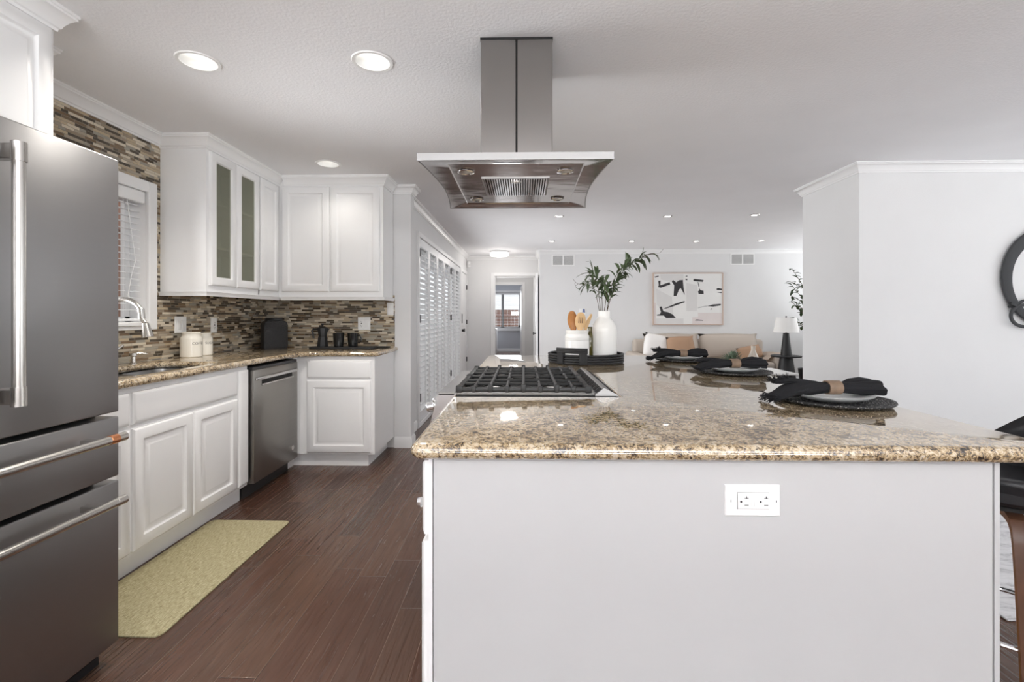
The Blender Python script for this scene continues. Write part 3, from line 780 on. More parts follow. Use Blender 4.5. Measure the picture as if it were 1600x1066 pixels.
o = MB().add(MB().slab([(x_, y_) for x_, y_ in rrect(-1.86, -1.30, 4.09, 4.27, .03)], [], 0, .018, .006, 3).bm, Matrix.Translation((0, 0, .9405))).build('serving_tray', black_matte)
tag(o, 'flat black tray under the moka pot and mugs', 'tray')
o = MB().slab(rrect(-1.42, -1.22, 4.28, 4.39, .02), [], .9405, .952, .004, 3).build('serving_tray', black_matte)
tag(o, 'second slim black tray leaning out behind the mugs', 'tray')
mk = thing('moka_pot', 'black stovetop moka pot on the flat tray', 'coffee pot', (-1.77, 4.19, .9585))
c = (-1.77, 4.19, .9585)
MB().lathe([(0, 0), (.048, 0), (.050, .006), (.041, .075), (.040, .082), (0, .082)], c, 8).build('boiler', black_matte, mk)
MB().lathe([(.036, .082), (.039, .086), (.036, .092), (.048, .155), (.047, .158), (0, .158)], c, 8).build('pot', black_matte, mk)
MB().lathe([(.048, .157), (.047, .163), (.02, .176), (.006, .178), (.006, .184), (.010, .188), (.009, .200), (0, .202)], c, 16).build('lid', black_matte, mk)
MB().tube([(c[0]-.044, 4.19, c[2]+.152), (c[0]-.085, 4.19, c[2]+.152), (c[0]-.092, 4.19, c[2]+.14), (c[0]-.080, 4.19, c[2]+.072)], .0085, 8).build('handle', black_plastic, mk)
MB().prism([(c[0]+.036, c[2]+.155), (c[0]+.062, c[2]+.157), (c[0]+.040, c[2]+.125)], 4.183, 4.197, 'y').build('spout', black_matte, mk)
def mug(c, rz, label):
    r_ = thing('mug', label, 'mug', c, rz, 'black mugs on the flat tray')
    MB().lathe([(0, .004), (.036, .0), (.040, .004), (.044, .05), (.049, .118), (.047, .118), (.042, .05), (.037, .01), (0, .01)], (0, 0, 0), 28).build('cup', black_gloss, r_, local=True)
    MB().tube([(.042, 0, .035), (.060, 0, .030), (.078, 0, .05), (.078, 0, .075), (.066, 0, .095), (.046, 0, .094)], .005, 8).build('handle', black_gloss, r_, local=True)
mug((-1.618, 4.165, .9585), math.radians(100), 'left black mug, nearer the moka pot')
mug((-1.508, 4.21, .9585), math.radians(-10), 'right black mug with its handle showing')

# ================================================================ REFRIGERATOR
fg = thing('refrigerator', 'large stainless French door refrigerator with bar handles', 'refrigerator', (-1.85, 1.24, 0))
MB().box(-2.3, -1.535, .795, 1.685, .03, 1.77).build('body', dark_gap, fg)
MB().box(-1.60, -1.50, .82, 1.66, 0, .03).build('foot', black_plastic, fg)
for y0, y1, hy in ((.79, 1.236, 1.19), (1.242, 1.688, 1.285)):
    d_ = MB().box(-1.53, -1.45, y0, y1, .890, 1.79, .006, 3).build('door', fridge_steel, fg)
    MB().cyl((-1.385, hy, .99), (-1.385, hy, 1.705), .0150, n=28).cyl((-1.385, hy, .985), (-1.385, hy, 1.038), .0175, n=28).cyl((-1.385, hy, 1.657), (-1.385, hy, 1.710), .0175, n=28).build('handle', brushed, d_)
    for zb in (.990, 1.662): MB().box(-1.45, -1.385, hy-.014, hy+.014, zb, zb+.043, .003, 1).build('handle_bracket', brushed, d_)
for z0, z1, hz, cap in ((.661, .874, .815, True), (.07, .646, .597, False)):
    d_ = MB().box(-1.53, -1.45, .79, 1.688, z0, z1, .006, 3).build('drawer', fridge_steel, fg)
    MB().cyl((-1.385, .85, hz), (-1.385, 1.585 if cap else 1.60, hz), .0145, n=24).cyl((-1.385, 1.60, hz), (-1.385, 1.635, hz), .0155, n=24).build('handle', brushed, d_)
    if cap: MB().cyl((-1.385, 1.572, hz), (-1.385, 1.602, hz), .0162, n=24).build('handle_ring', copper, d_)
    for yb in (.88, 1.535): MB().box(-1.45, -1.385, yb, yb+.025, hz-.009, hz+.009).build('handle_bracket', brushed, d_)

# ================================================================ DISHWASHER
dw = thing('dishwasher', 'dark stainless dishwasher between white cabinets', 'dishwasher', (-2.1, 3.47, 0))
MB().box(-2.40, -1.845, 3.157, 3.79, .10, .885).build('body', dark_gap, dw)
MB().box(-2.40, -1.88, 3.16, 3.785, 0, .10).build('toe_kick', black_plastic, dw)
d_ = MB().box(-1.845, -1.800, 3.165, 3.782, .105, .865, .004, 2).build('door', dw_steel, dw)
MB().box(-1.845, -1.808, 3.16, 3.785, .866, .884).build('control_strip', black_plastic, dw)
MB().box(-1.803, -1.782, 3.178, 3.768, .792, .816, .008, 2).box(-1.803, -1.790, 3.25, 3.70, .752, .764, .003, 1).build('handle', range_steel, d_)
MB().box(-1.802, -1.7985, 3.26, 3.69, .764, .79).build('handle_pocket', dark_gap, d_)
MB().lathe([(0, 0), (.019, 0), (.019, .0015), (0, .0015)], (-1.800, 3.70, .20), 20, RY(PI/2)).build('badge', brushed, d_)

# ================================================================ KITCHEN MAT
o = MB().slab(rrect(-1.865, -1.39, 1.80, 2.835, .03), [], .0, .008, .003, 2).build('kitchen_mat', mat_weave)
tag(o, 'olive beige woven mat on the dark floor in front of the sink', 'rug')

# ================================================================ ISLAND
io = [(-.285, 1.18), (1.325, 1.18), (1.325, 3.85), (-.285, 3.85)]
cut = [(-.285, 2.655), (.372, 2.655), (.372, 1.895), (-.285, 1.895)]
outl = arc(-.285+.03, 1.18+.03, .03, PI, 1.5*PI, 5)+arc(1.325-.05, 1.18+.05, .05, 1.5*PI, 2*PI, 5)+arc(1.275, 3.80, .05, 0, PI/2, 5)+arc(-.235, 3.80, .05, PI/2, PI, 5)+[(-.285, 2.66), (.375, 2.66), (.375, 1.895), (-.285, 1.895)]
o = MB().slab(outl, [], .875, .915, .02).build('island_worktop', granite)
tag(o, 'big polished granite island top in the foreground', 'countertop')
ic = thing('island_cabinet', 'white kitchen island base with a plain end panel', 'cabinet', (.47, 2.5, 0))
MB().box(-.243, -.2325, 1.222, 1.885, .0, .874).box(-.19, 1.17, 1.24, 1.885, .0, .874).box(.40, 1.17, 1.885, 2.67, 0, .874).box(-.243, 1.17, 2.67, 3.80, .0, .874).build('body', cab_paint, ic)
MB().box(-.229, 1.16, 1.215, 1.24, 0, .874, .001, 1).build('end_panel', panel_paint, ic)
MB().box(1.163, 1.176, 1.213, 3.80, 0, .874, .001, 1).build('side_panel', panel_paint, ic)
FI = ((-.243, 0, 0), (0, -1, 0), (0, 0, 1), (-1, 0, 0))
for y0, y1 in ((1.228, 1.878), (2.68, 3.23), (3.24, 3.79)):
    d_ = front(ic, FI, -y1, -y0, .672, .862, 'drawer', DRAW)
    for yk in (y0+.10, y1-.10):
        MB().cyl((-.262, yk, .715), (-.276, yk, .715), .006, n=10).lathe([(0, 0), (.010, .002), (.0145, .010), (.012, .020), (.004, .023), (0, .023)], (-.274, yk, .715), 10, RY(-PI/2)).build('knob', chrome, d_)
    ym = (y0+y1)/2
    front(ic, FI, -y1, -ym-.003, .10, .655); front(ic, FI, -ym+.003, -y0, .10, .655)
# duplex outlet with test buttons on the end panel
c = (.571, 1.215, .772)
ot = thing('wall_outlet', 'white ground-fault outlet on the island end panel', 'outlet', c)
FO = (c, (1, 0, 0), (0, 0, 1), (0, -1, 0))
MB().rings(FO, -.068, .068, -.039, .039, [(0, 0), (0, .0025), (.003, .005)]).build('cover_plate', plastic_white, ot)
rc = MB().rings(FO, -.0385, .0385, -.020, .020, [(0, .005), (.0006, .0050), (.0008, .0085), (.002, .009)]).build('receptacle', plastic_white, ot)
MB().rings(FO, -.0395, .0395, -.021, .021, [(0, .0048), (.0, .0053)]).build('shadow_gap', M1('grey_gap', (.25, .25, .25), .6), ot)
b_ = MB()
for u_ in (-.016, .032):
    b_.rings(FO, u_-.006, u_+.004, -.0105, -.0088, [(0, .0085), (0, .0094)])
    b_.rings(FO, u_-.006, u_+.004, .0068, .0085, [(0, .0085), (0, .0094)]); b_.rings(FO, u_-.0018, u_, .0068, .013, [(0, .0085), (0, .0094)])
    b_.lathe([(0, 0), (.0026, 0), (.0026, .0010), (0, .0010)], (c[0]+u_-.0145, c[1]-.0085, c[2]-.001), 12, RX(PI/2))
b_.build('slot', black_plastic, rc)
MB().rings(FO, -.0065, .0, -.012, .007, [(0, .0085), (.0006, .0105)]).rings(FO, .001, .0075, -.012, .007, [(0, .0085), (.0006, .0105)]).build('test_button', plastic_white, rc)
MB().rings(FO, -.0545, -.053, -.004, .002, [(0, .004), (0, .0056)]).rings(FO, .0575, .059, -.004, .002, [(0, .004), (0, .0056)]).build('screw', black_plastic, ot)

# ================================================================ RANGE
rg = thing('gas_range', 'stainless slide-in gas range set into the island, knobs facing left', 'stove', (0, 2.28, 0))
MB().box(-.27, .365, 1.90, 2.655, .10, .915).build('body', dark_gap, rg)
MB().box(-.33, -.27, 1.905, 2.65, .13, .72, .004, 1).build('oven_door', range_steel, rg)
MB().box(-.34, -.272, 1.900, 2.655, .915, .926, .003, 1).build('front_ledge', range_steel, rg)
MB().box(-.272, .283, 1.912, 2.645, .915, .927).build('cooktop', M1('smoky_steel', (.16, .155, .15), .22, metal=1), rg)
b_ = MB().prism([(-.34, .924), (-.27, .924), (-.27, .74), (-.365, .74), (-.372, .80)], 1.90, 2.655, 'y'); b_.build('control_panel', range_steel, rg)
for k_ in range(5):
    yk = 1.985+.148*k_
    q = RY(math.radians(-104))
    MB().lathe([(0, 0), (.026, 0), (.027, .008), (.021, .014), (.020, .042), (.017, .046), (0, .046)], (-.356, yk, .862), 24, q).build('knob', chrome, rg)
MB().cyl((-.42, 1.93, .715), (-.42, 2.62, .715), .0145, n=20).build('oven_handle', range_steel, rg)
for yb in (1.95, 2.57): MB().box(-.42, -.33, yb, yb+.03, .70, .73, .004, 1).build('handle_bracket', range_steel, rg)
def bar(b_, a, c_, w=.014): b_.cyl(a, c_, w/2, n=8)
# cast iron grate
b_ = MB(); zt = .948; y0, y1, x0, x1 = 1.898, 2.65, -.268, .268
for yy in (y0+.009, y1-.009): b_.box(x0, x1, yy-.009, yy+.009, .930, .948, .005, 2)
for xx in (x0+.011, x1-.011): b_.box(xx-.012, xx+.012, y0, y1, .930, .950, .006, 2)
for k_ in range(7):
    xx = -.198+.066*k_; hh = .957 if k_ % 2 else .950
    if k_ % 2: b_.box(xx-.006, xx+.006, y0+.005, y1-.005, .934, hh, .004, 1)
    else:
        for ya, yb in ((y0+.005, y0+.20), (y0+.275, y1-.275), (y1-.20, y1-.005)): b_.box(xx-.006, xx+.006, ya, yb, .936, hh, .004, 1)
    for yy in (y0+.009, y1-.009): b_.box(xx-.010, xx+.010, yy-.013, yy+.013, .928, hh+.003, .005, 2)
for yy in (y0+.135, y0+.235, y0+.375, y1-.235, y1-.135): b_.box(x0+.01, x1-.01, yy-.006, yy+.006, .936, .950, .004, 1)
for xx in (x0+.012, x1-.012):
    for yy in (y0+.012, y1-.012, (y0+y1)/2): b_.box(xx-.014, xx+.014, yy-.014, yy+.014, .926, .955, .006, 2)
b_.build('grate', black_metal, rg)
for x_, y_, r_ in ((-.13, 2.06, .038), (.13, 2.06, .045), (-.13, 2.50, .045), (.13, 2.50, .034), (0, 2.28, .05)):
    e_ = MB().lathe([(0, 0), (r_+.012, 0), (r_+.010, .006), (0, .006)], (x_, y_, .929), 24).build('burner_base', brushed, rg)
    MB().lathe([(0, .006), (r_, .006), (r_, .012), (r_-.004, .014), (0, .014)], (x_, y_, .929), 24).build('burner_cap', black_metal, e_)
# rear vent
vt = MB().prism([(.283, .9155), (.283, .921), (.316, .946), (.321, .946), (.3735, .919), (.3735, .9155)], 1.899, 2.656, 'y').build('vent_trim', hood_rim, rg)
b_ = MB(); b2v = MB()
for k_ in range(12):
    b_.obox((.2995, 1.935+.0625*k_, .9340), (.028, .046, .003), RY(-math.atan2(.025, .033)))
    b2v.obox((.356, 1.935+.0625*k_, .9284), (.018, .050, .003), RY(math.atan2(.027, .0525)))
b_.build('vent_slots', dark_gap, vt); b2v.build('vent_slots', dark_gap, vt)

# ================================================================ HOOD
hd = thing('range_hood', 'stainless island hood with flared canopy and square chimney', 'range hood', (-.033, 2.265, 1.833))
cx, cy = -.033, 2.265; HY_ = .42
def hw(s_): return .343+.036*abs(s_)**1.7      # half width against depth, s_ in -1..1
N_ = 14
rt = [(cx+hw(-1+2*i/N_), cy+HY_*(-1+2*i/N_)) for i in range(N_+1)]
lf = [(cx-hw(1-2*i/N_), cy+HY_*(1-2*i/N_)) for i in range(N_+1)]
OL = rt+lf
def ringz(t_, pts, z_): return [t_.verts.new((x_, y_, z_)) for x_, y_ in pts]
def bridge(t_, A, B):
    for i in range(len(A)): t_.faces.new((A[i], A[(i+1) % len(A)], B[(i+1) % len(A)], B[i]))
t_ = bmesh.new(); A = ringz(t_, OL, 1.833); B = ringz(t_, OL, 1.861); bridge(t_, A, B)
ins = [(cx+(x_-cx)*.985, cy+(y_-cy)*.985) for x_, y_ in OL]; C_ = ringz(t_, ins, 1.833); bridge(t_, C_, A)
bmesh.ops.recalc_face_normals(t_, faces=t_.faces[:]); b_ = MB(); b_.add(t_); b_.build('rim', hood_rim, hd)
t_ = bmesh.new(); A = ringz(t_, OL, 1.861)
sm = [(cx+(x_-cx)*.45, cy+(y_-cy)*.48) for x_, y_ in OL]; B = ringz(t_, sm, 1.885); bridge(t_, A, B); t_.faces.new(B)
bmesh.ops.recalc_face_normals(t_, faces=t_.faces[:]); b_ = MB(); b_.add(t_); b_.build('canopy', hood_steel, hd)
# underside: sloping margin up to a flat recessed pan
RX0, RX1, RY0, RY1 = -.305, .245, 1.915, 2.60
t_ = bmesh.new(); A = ringz(t_, ins, 1.8335)
def proj(x_, y_):
    dx_, dy_ = x_-cx, y_-cy
    i_ = OL.index((x_, y_)) if (x_, y_) in OL else 0
    return None
inner = []
for i, (x_, y_) in enumerate(OL):
    s_ = (y_-cy)/HY_
    inner.append((RX1 if i <= N_ else RX0, RY0+(RY1-RY0)*(s_+1)/2))
B = ringz(t_, inner, 1.8385); C_ = ringz(t_, [(cx+(x_-cx)*.985, cy+(y_-cy)*.985) for x_, y_ in inner], 1.842); bridge(t_, A, B); bridge(t_, B, C_); t_.faces.new(C_)
bmesh.ops.recalc_face_normals(t_, faces=t_.faces[:]); b_ = MB(); b_.add(t_); un = b_.build('underside', hood_under, hd)
fl_ = MB().box(-.186, .114, 2.112, 2.418, 1.8375, 1.8425).build('filter_frame', hood_rim, hd)
b_ = MB()
for k_ in range(26): b_.box(-.176+.0110*k_, -.170+.0110*k_, 2.122, 2.408, 1.8345, 1.838)
b_.build('baffle', chrome, fl_)
MB().box(-.178, .106, 2.12, 2.41, 1.8370, 1.8374).build('filter_mesh', dark_gap, fl_)
for x_, y_ in ((-.243, 2.02), (.175, 2.02), (-.243, 2.50), (.175, 2.50)):
    e_ = MB().lathe([(.027, .0), (.033, -.002), (.036, -.006), (.030, -.008), (.027, -.004)], (x_, y_, 1.8425), 24).build('lamp_ring', chrome, hd)
    MB().lathe([(0, 0), (.027, 0), (.027, -.003), (0, -.003)], (x_, y_, 1.8420), 20).build('lamp_lens', M1('lamp_lens', (.8, .8, .78), .15), e_)
MB().lathe([(0, 0), (.016, 0), (.016, -.006), (0, -.007)], (-.033, 2.15, 1.8345), 18, sx=1.5, sy=.7).build('badge', brushed, fl_)
ch = MB().box(-.186, -.0335, 2.08, 2.45, 1.87, 2.438, .002, 1).box(-.0275, .125, 2.08, 2.45, 1.87, 2.438, .002, 1).build('chimney', hood_steel, hd)
MB().box(-.036, -.025, 2.087, 2.44, 1.87, 2.437).build('chimney_seam', dark_gap, ch)
MB().box(-.188, .127, 2.078, 2.452, 2.430, 2.4395).build('ceiling_bracket', dark_gap, ch)

# ================================================================ CEILING LIGHTS
def can(x_, y_, label):
    r_ = thing('ceiling_light', label, 'ceiling light', (x_, y_, CEIL), group='large recessed ceiling lights of the kitchen')
    MB().lathe([(.0785, .0), (.080, -.004), (.094, -.005), (.097, 0)], (x_, y_, CEIL), 40).build('trim_ring', plastic_white, r_)
    MB().lathe([(.0785, 0), (.070, .03), (.074, .055), (.066, .10), (.045, .14), (0, .15)], (x_, y_, CEIL), 40).build('reflector', M1('white_reflector', (.75, .75, .74), .3), r_)
    MB().lathe([(0, .055), (.02, .060), (.038, .078), (.040, .10), (.02, .138), (0, .14)], (x_, y_, CEIL), 24).build('bulb', emit_warm, r_)
    d = bpy.data.lights.new('can_light', 'SPOT'); d.energy = 6 if y_ > 3 else 46; d.spot_size = math.radians(140); d.spot_blend = .8; d.color = (1, .95, .88); d.shadow_soft_size = .05
    l_ = bpy.data.objects.new('can_light', d); COL.objects.link(l_); l_.location = (x_, y_, CEIL-.01)
can(*CANS[0], 'large recessed light above the sink side, nearest the refrigerator')
can(*CANS[1], 'large recessed light just left of the hood chimney')
can(*CANS[2], 'large recessed light in front of the two-door wall cabinet')
SM = [(.437, 5.862), (1.754, 5.893), (2.779, 5.843), (.459, 7.838), (1.763, 7.869), (2.816, 7.895), (3.836, 7.852)]
SL = ['small recessed light, left one of the nearer living room row', 'small recessed light, middle one of the nearer living room row', 'small recessed light, right one of the nearer living room row',
      'small recessed light in front of the left wall vent', 'small recessed light above the left end of the sofa', 'small recessed light above the middle of the sofa', 'small recessed light by the right wall vent']
first = None
for (x_, y_), lb in zip(SM, SL):
    if first is None:
        r_ = thing('downlight', lb, 'ceiling light', (x_, y_, CEIL), group='small recessed living room lights'); first = r_
        MB().lathe([(.034, 0), (.036, -.005), (.055, -.004), (.058, 0)], (0, 0, 0), 24).build('trim_ring', brushed, r_, local=True)
        MB().lathe([(0, -.003), (.034, -.003), (.034, -.001)], (0, 0, 0), 20).build('lens', emit_small, r_, local=True)
    else: dup(first, (x_, y_, CEIL), lb)
for x_, y_ in SM:
    d = bpy.data.lights.new('downlight_beam', 'SPOT'); d.energy = 9; d.spot_size = math.radians(110); d.spot_blend = .9; d.color = (1, .95, .88); d.shadow_soft_size = .04
    l_ = bpy.data.objects.new('downlight_beam', d); COL.objects.link(l_); l_.location = (x_, y_, CEIL-.02)
fl = thing('flush_ceiling_light', 'round glowing flush light on the hall ceiling', 'ceiling light', (-.455, 9.05, CEIL))
MB().lathe([(0, 0), (.18, 0), (.18, -.025), (.175, -.03)], (-.455, 9.05, CEIL), 36).build('base', plastic_white, fl)
MB().lathe([(.172, -.028), (.174, -.075), (.16, -.092), (0, -.095)], (-.455, 9.05, CEIL), 36).build('diffuser', emit_disc, fl)
d = bpy.data.lights.new('flush_light', 'POINT'); d.energy = 8; d.color = (1, .95, .9); d.shadow_soft_size = .15
l_ = bpy.data.objects.new('flush_light', d); COL.objects.link(l_); l_.location = (-.455, 9.05, CEIL-.17)
d = bpy.data.lights.new('corridor_light', 'POINT'); d.energy = 14; d.color = (1, .96, .92); d.shadow_soft_size = .15
l_ = bpy.data.objects.new('corridor_light', d); COL.objects.link(l_); l_.location = (-.35, 11.2, CEIL-.12)

# vents on the far wall
for x0, x1, z0, z1, lb in ((.545, .923, 2.164, 2.331, 'white wall vent left, above the tray and vase'), (3.815, 4.209, 2.179, 2.345, 'white wall vent right, above the table lamp')):
    r_ = thing('wall_vent', lb, 'vent', ((x0+x1)/2, 8.9, (z0+z1)/2), group='white vents on the far wall')
    xm = (x0+x1)/2
    MB().box(x0-.02, x1+.02, 8.892, 8.90, z0-.02, z0).box(x0-.02, x1+.02, 8.892, 8.90, z1, z1+.02).box(x0-.02, x0, 8.892, 8.90, z0, z1).box(x1, x1+.02, 8.892, 8.90, z0, z1).box(xm-.012, xm+.012, 8.892, 8.90, z0, z1).build('frame', plastic_white, r_)
    b_ = MB(); z_ = z0+.008
    while z_ < z1-.004: b_.obox(((x0+x1)/2, 8.896, z_), (x1-x0, .010, .002), RX(math.radians(-38))); z_ += .0125
    b_.build('slats', plastic_white, r_)
    MB().box(x0, x1, 8.8985, 8.8995, z0, z1).build('backing', M1('vent_shade', (.16, .16, .165), .8), r_)
plate('wall_outlet', 'small white plate on the far wall behind the wooden spoons', 'y', (1.09, 8.90, 1.30), .115, .118, 'ss', 2)
sn = thing('motion_sensor', 'small white sensor high in the hall corner', 'sensor', (-1.12, 9.74, 2.25))
MB().obox((-1.115, 9.745, 2.27), (.06, .05, .12), RZ(PI/4), .01).build('housing', plastic_white, sn)
MB().obox((-1.095, 9.722, 2.25), (.04, .01, .04), RZ(PI/4), .004).build('lens', M1('sensor_lens', (.75, .75, .75), .3), sn)

# ================================================================ THINGS ON THE ISLAND
ZT = .915
tr_ = thing('round_tray', 'round black rattan tray with a loop handle on the island', 'tray', (.425, 3.30, ZT))
c = (.425, 3.30)
MB().lathe([(0, .004), (.24, .004), (.245, 0), (.245, .010), (.235, .012), (0, .012)], (c[0], c[1], ZT), 48).build('tray_base', black_matte, tr_)
b_ = MB()
for k_ in range(4): b_.tube([(c[0]+.25*math.cos(a), c[1]+.25*math.sin(a), ZT+.010+.0155*k_) for a in [2*PI*i/64 for i in range(64)]], .0082, 8, closed=True)
b_.build('coiled_rim', black_matte, tr_)
def handle(a0):
    P = lambda a, z_, r=.264: (c[0]+r*math.cos(a), c[1]+r*math.sin(a), ZT+z_)
    b_ = MB(); w = .36
    for a_ in (a0-w*.85, a0+w*.85):
        for k_ in range(6): 
            aa = a_+(k_-2.5)*.030; b_.tube([P(aa, .006), P(aa, .088)], .0062, 8)
    for z_ in (.082, .092, .102): b_.tube([P(a0-w*1.15+w*2.3*i/12, z_) for i in range(13)], .0075, 8)
    b_.build('handle', black_matte, tr_)
handle(math.radians(-118)); handle(math.radians(62))

cr = thing('utensil_crock', 'white ribbed crock holding wooden spoons', 'crock', (.365, 3.28, ZT+.012))
c3 = (.365, 3.28, ZT+.0125)
MB().lathe([(0, 0), (.078, 0), (.082, .006), (.082, .135), (.081, .137), (.083, .142), (.081, .148), (.083, .155), (.080, .168), (.074, .180), (.076, .186), (.078, .204), (.074, .206), (.070, .20), (.068, .17), (.072, .15), (.072, .01), (0, .01)], c3, 44).build('crock', ceramic, cr)
def spoon(name, label, base, tip, head, w, m_, slots=False, th=.006, rz=0):
    a, b2 = Vector(base), Vector(tip); d_ = (b2-a).normalized()
    r_ = thing(name, label, 'spoon', a, group='wooden utensils in the crock')
    hm = b2-d_*head
    b_ = MB().tube([a, hm+d_*.02], .0055, 10); b_.build('handle', m_, r_)
    t_ = bmesh.new(); n_ = 14; side = Vector((0, 1, 0)).cross(d_).normalized(); side = (Matrix.Rotation(rz, 3, d_) @ side); nrm = side.cross(d_).normalized()
    prev = None; fronts = []
    rs = []
    for i in range(n_+1):
        s_ = i/n_; ww = w*math.sin(PI*min(1, max(.10, s_*.86+.06)))**.6*(1 if s_ < .97 else .6)
        cc = hm+d_*head*s_
        rs.append([t_.verts.new(cc+side*ww*math.cos(q_)+nrm*th*math.sin(q_)-nrm*.006*math.cos((s_-.5)*PI)) for q_ in [2*PI*j/12 for j in range(12)]])
    for A, B in zip(rs, rs[1:]): bridge(t_, A, B)
    t_.faces.new(rs[0]); t_.faces.new(rs[-1]); bmesh.ops.recalc_face_normals(t_, faces=t_.faces[:])
    b_ = MB(); b_.add(t_); hd_ = b_.build('spoon_head', m_, r_)
    if slots:
        b_ = MB()
        for o_ in (-.012, 0, .012):
            p_ = hm+d_*head*.55+side*o_-nrm*(-(th-.0055)); b_.tube([p_-d_*.018-nrm*.0075, p_+d_*.02-nrm*.0075], .0024, 6); b_.tube([p_-d_*.018+nrm*.0002, p_+d_*.02+nrm*.0002], .0024, 6)
        b_.build('slot', walnut, hd_)
zc = c3[2]
spoon('wooden_spoon', 'dark amber wooden spoon, leftmost in the crock', (.36, 3.28, zc+.02), (.325, 3.25, zc+.335), .135, .034, wood_dark)
spoon('slotted_spoon', 'pale slotted wooden spoon in the middle of the crock', (.37, 3.27, zc+.02), (.385, 3.22, zc+.325), .12, .036, wood_pale, True)
spoon('wooden_spatula', 'pale wooden spatula leaning right in the crock', (.35, 3.29, zc+.02), (.462, 3.27, zc+.315), .14, .018, wood_pale, rz=.6)
spoon('wooden_spatula', 'amber wooden spatula leaning right behind the pale one', (.36, 3.31, zc+.02), (.468, 3.32, zc+.31), .14, .016, wood_dark, rz=1.0)
bt = thing('oil_bottle', 'slim olive glass bottle between crock and vase', 'bottle', (.462, 3.355, ZT+.0125))
MB().lathe([(0, 0), (.026, 0), (.028, .004), (.028, .14), (.024, .165), (.014, .185), (.013, .215), (.015, .218), (.015, .226), (0, .226)], (.462, 3.355, ZT+.0125), 24).build('bottle', olive_glass, bt)
b2_ = thing('pour_bottle', 'clear white bottle neck showing above the wooden spatulas', 'bottle', (.425, 3.40, ZT+.0125))
MB().lathe([(0, 0), (.025, 0), (.027, .01), (.027, .2), (.012, .26), (.011, .325), (0, .327)], (.425, 3.40, ZT+.0125), 20).build('bottle', plastic_white, b2_)
MB().lathe([(0, .325), (.010, .325), (.008, .345), (.004, .352), (0, .352)], (.425, 3.40, ZT+.0125), 16).build('cap', M1('blue_cap', (.12, .15, .3), .3), b2_)

vs_ = thing('vase', 'white ridged bottle vase holding green branches', 'vase', (.562, 3.36, ZT+.0125))
pr = [(0, 0), (.082, 0), (.088, .008)]
for k_ in range(28):
    z_ = .01+.2*k_/28; pr.append((.088+.001*math.sin(k_*PI)-(.0012 if k_ % 2 else 0)-.0*z_, z_))
pr += [(.087, .215), (.080, .24), (.066, .265), (.050, .282), (.043, .292), (.041, .30), (.041, .333), (.0415, .336), (.037, .336), (.037, .30), (.05, .27), (.07, .2), (0, .19)]
MB().lathe(pr, (.562, 3.36, ZT+.0125), 48).build('vase', ceramic, vs_)
# branches; points in metres relative to the vase mouth: x, y, z
def leaf_mesh(b_, base, d_, up, L_, w, droop):
    """long willow leaf, bending downwards"""
    t_ = bmesh.new(); d_ = d_.normalized(); side = d_.cross(up).normalized(); n_ = 7; rows = []
    p_ = Vector(base); dd_ = d_.copy()
    for i in range(n_+1):
        s_ = i/n_; ww = w*(math.sin(PI*min(.985, s_*.93+.05))**.8)
        nn_ = side.cross(dd_).normalized()
        rows.append([t_.verts.new(p_-side*ww+nn_*ww*.25), t_.verts.new(p_), t_.verts.new(p_+side*ww+nn_*ww*.25)])
        p_ = p_+dd_*(L_/n_); dd_ = (dd_+Vector((0, 0, -droop/n_))).normalized()
    for A, B in zip(rows, rows[1:]):
        for k_ in (0, 1): t_.faces.new((A[k_], A[k_+1], B[k_+1], B[k_]))
    ex = bmesh.ops.extrude_face_region(t_, geom=t_.faces[:])
    for v_ in ex['geom']:
        if isinstance(v_, bmesh.types.BMVert): v_.co += Vector((0, 0, .0006))
    b_.add(t_)
def catmull(pts, n_):
    P = [Vector(p_) for p_ in pts]; P = [P[0]*2-P[1]]+P+[P[-1]*2-P[-2]]; out_ = []
    for i in range(1, len(P)-2):
        for k_ in range(n_):
            t0 = k_/n_; a, b2, c2_, d2_ = P[i-1], P[i], P[i+1], P[i+2]
            out_.append(.5*((2*b2)+(c2_-a)*t0+(2*a-5*b2+4*c2_-d2_)*t0*t0+(3*b2-a-3*c2_+d2_)*t0**3))
    out_.append(P[-2]); return out_
mouth = Vector((.562, 3.36, ZT+.0125+.33))
PX = .00455
def pp(px, py, dy=0.): return Vector(((px-944)*PX, dy, (487-py)*PX))+mouth
BR = [  # stem paths, leaf span, leaf count
    ([pp(945, 500), pp(951, 478, .01), pp(957, 455, .0), pp(966, 434, -.02), pp(980, 418, .0), pp(996, 407, .03), pp(1010, 399, .05)], (.24, 1.0), 52, .09),
    ([pp(946, 500), pp(950, 470, -.02), pp(953, 448, -.05), pp(962, 428, -.08), pp(976, 415, -.1)], (.22, 1.0), 24, .085),
    ([pp(941, 500), pp(941, 470, .0), pp(940, 450, .03), pp(936, 436, .05), pp(928, 428, .08)], (.3, 1.0), 22, .095),
    ([pp(939, 500), pp(933, 470, -.02), pp(927, 452, -.04), pp(920, 444, -.06), pp(910, 448, -.08)], (.4, 1.0), 12, .075),
    ([pp(942, 500), pp(946, 465, -.03), pp(944, 450, -.07), pp(941, 438, -.12)], (.35, 1.0), 14, .09),
    ([pp(940, 500), pp(937, 465, .02), pp(934, 447, .01), pp(926, 434, 0.), pp(918, 426, -.02)], (.35, 1.0), 14, .09)]
bp = thing('leafy_branches', 'green willow branches standing in the white vase', 'plant', mouth-Vector((0, 0, .05)))
bs = MB(); lfm = MB(); rnd = random.Random(11)
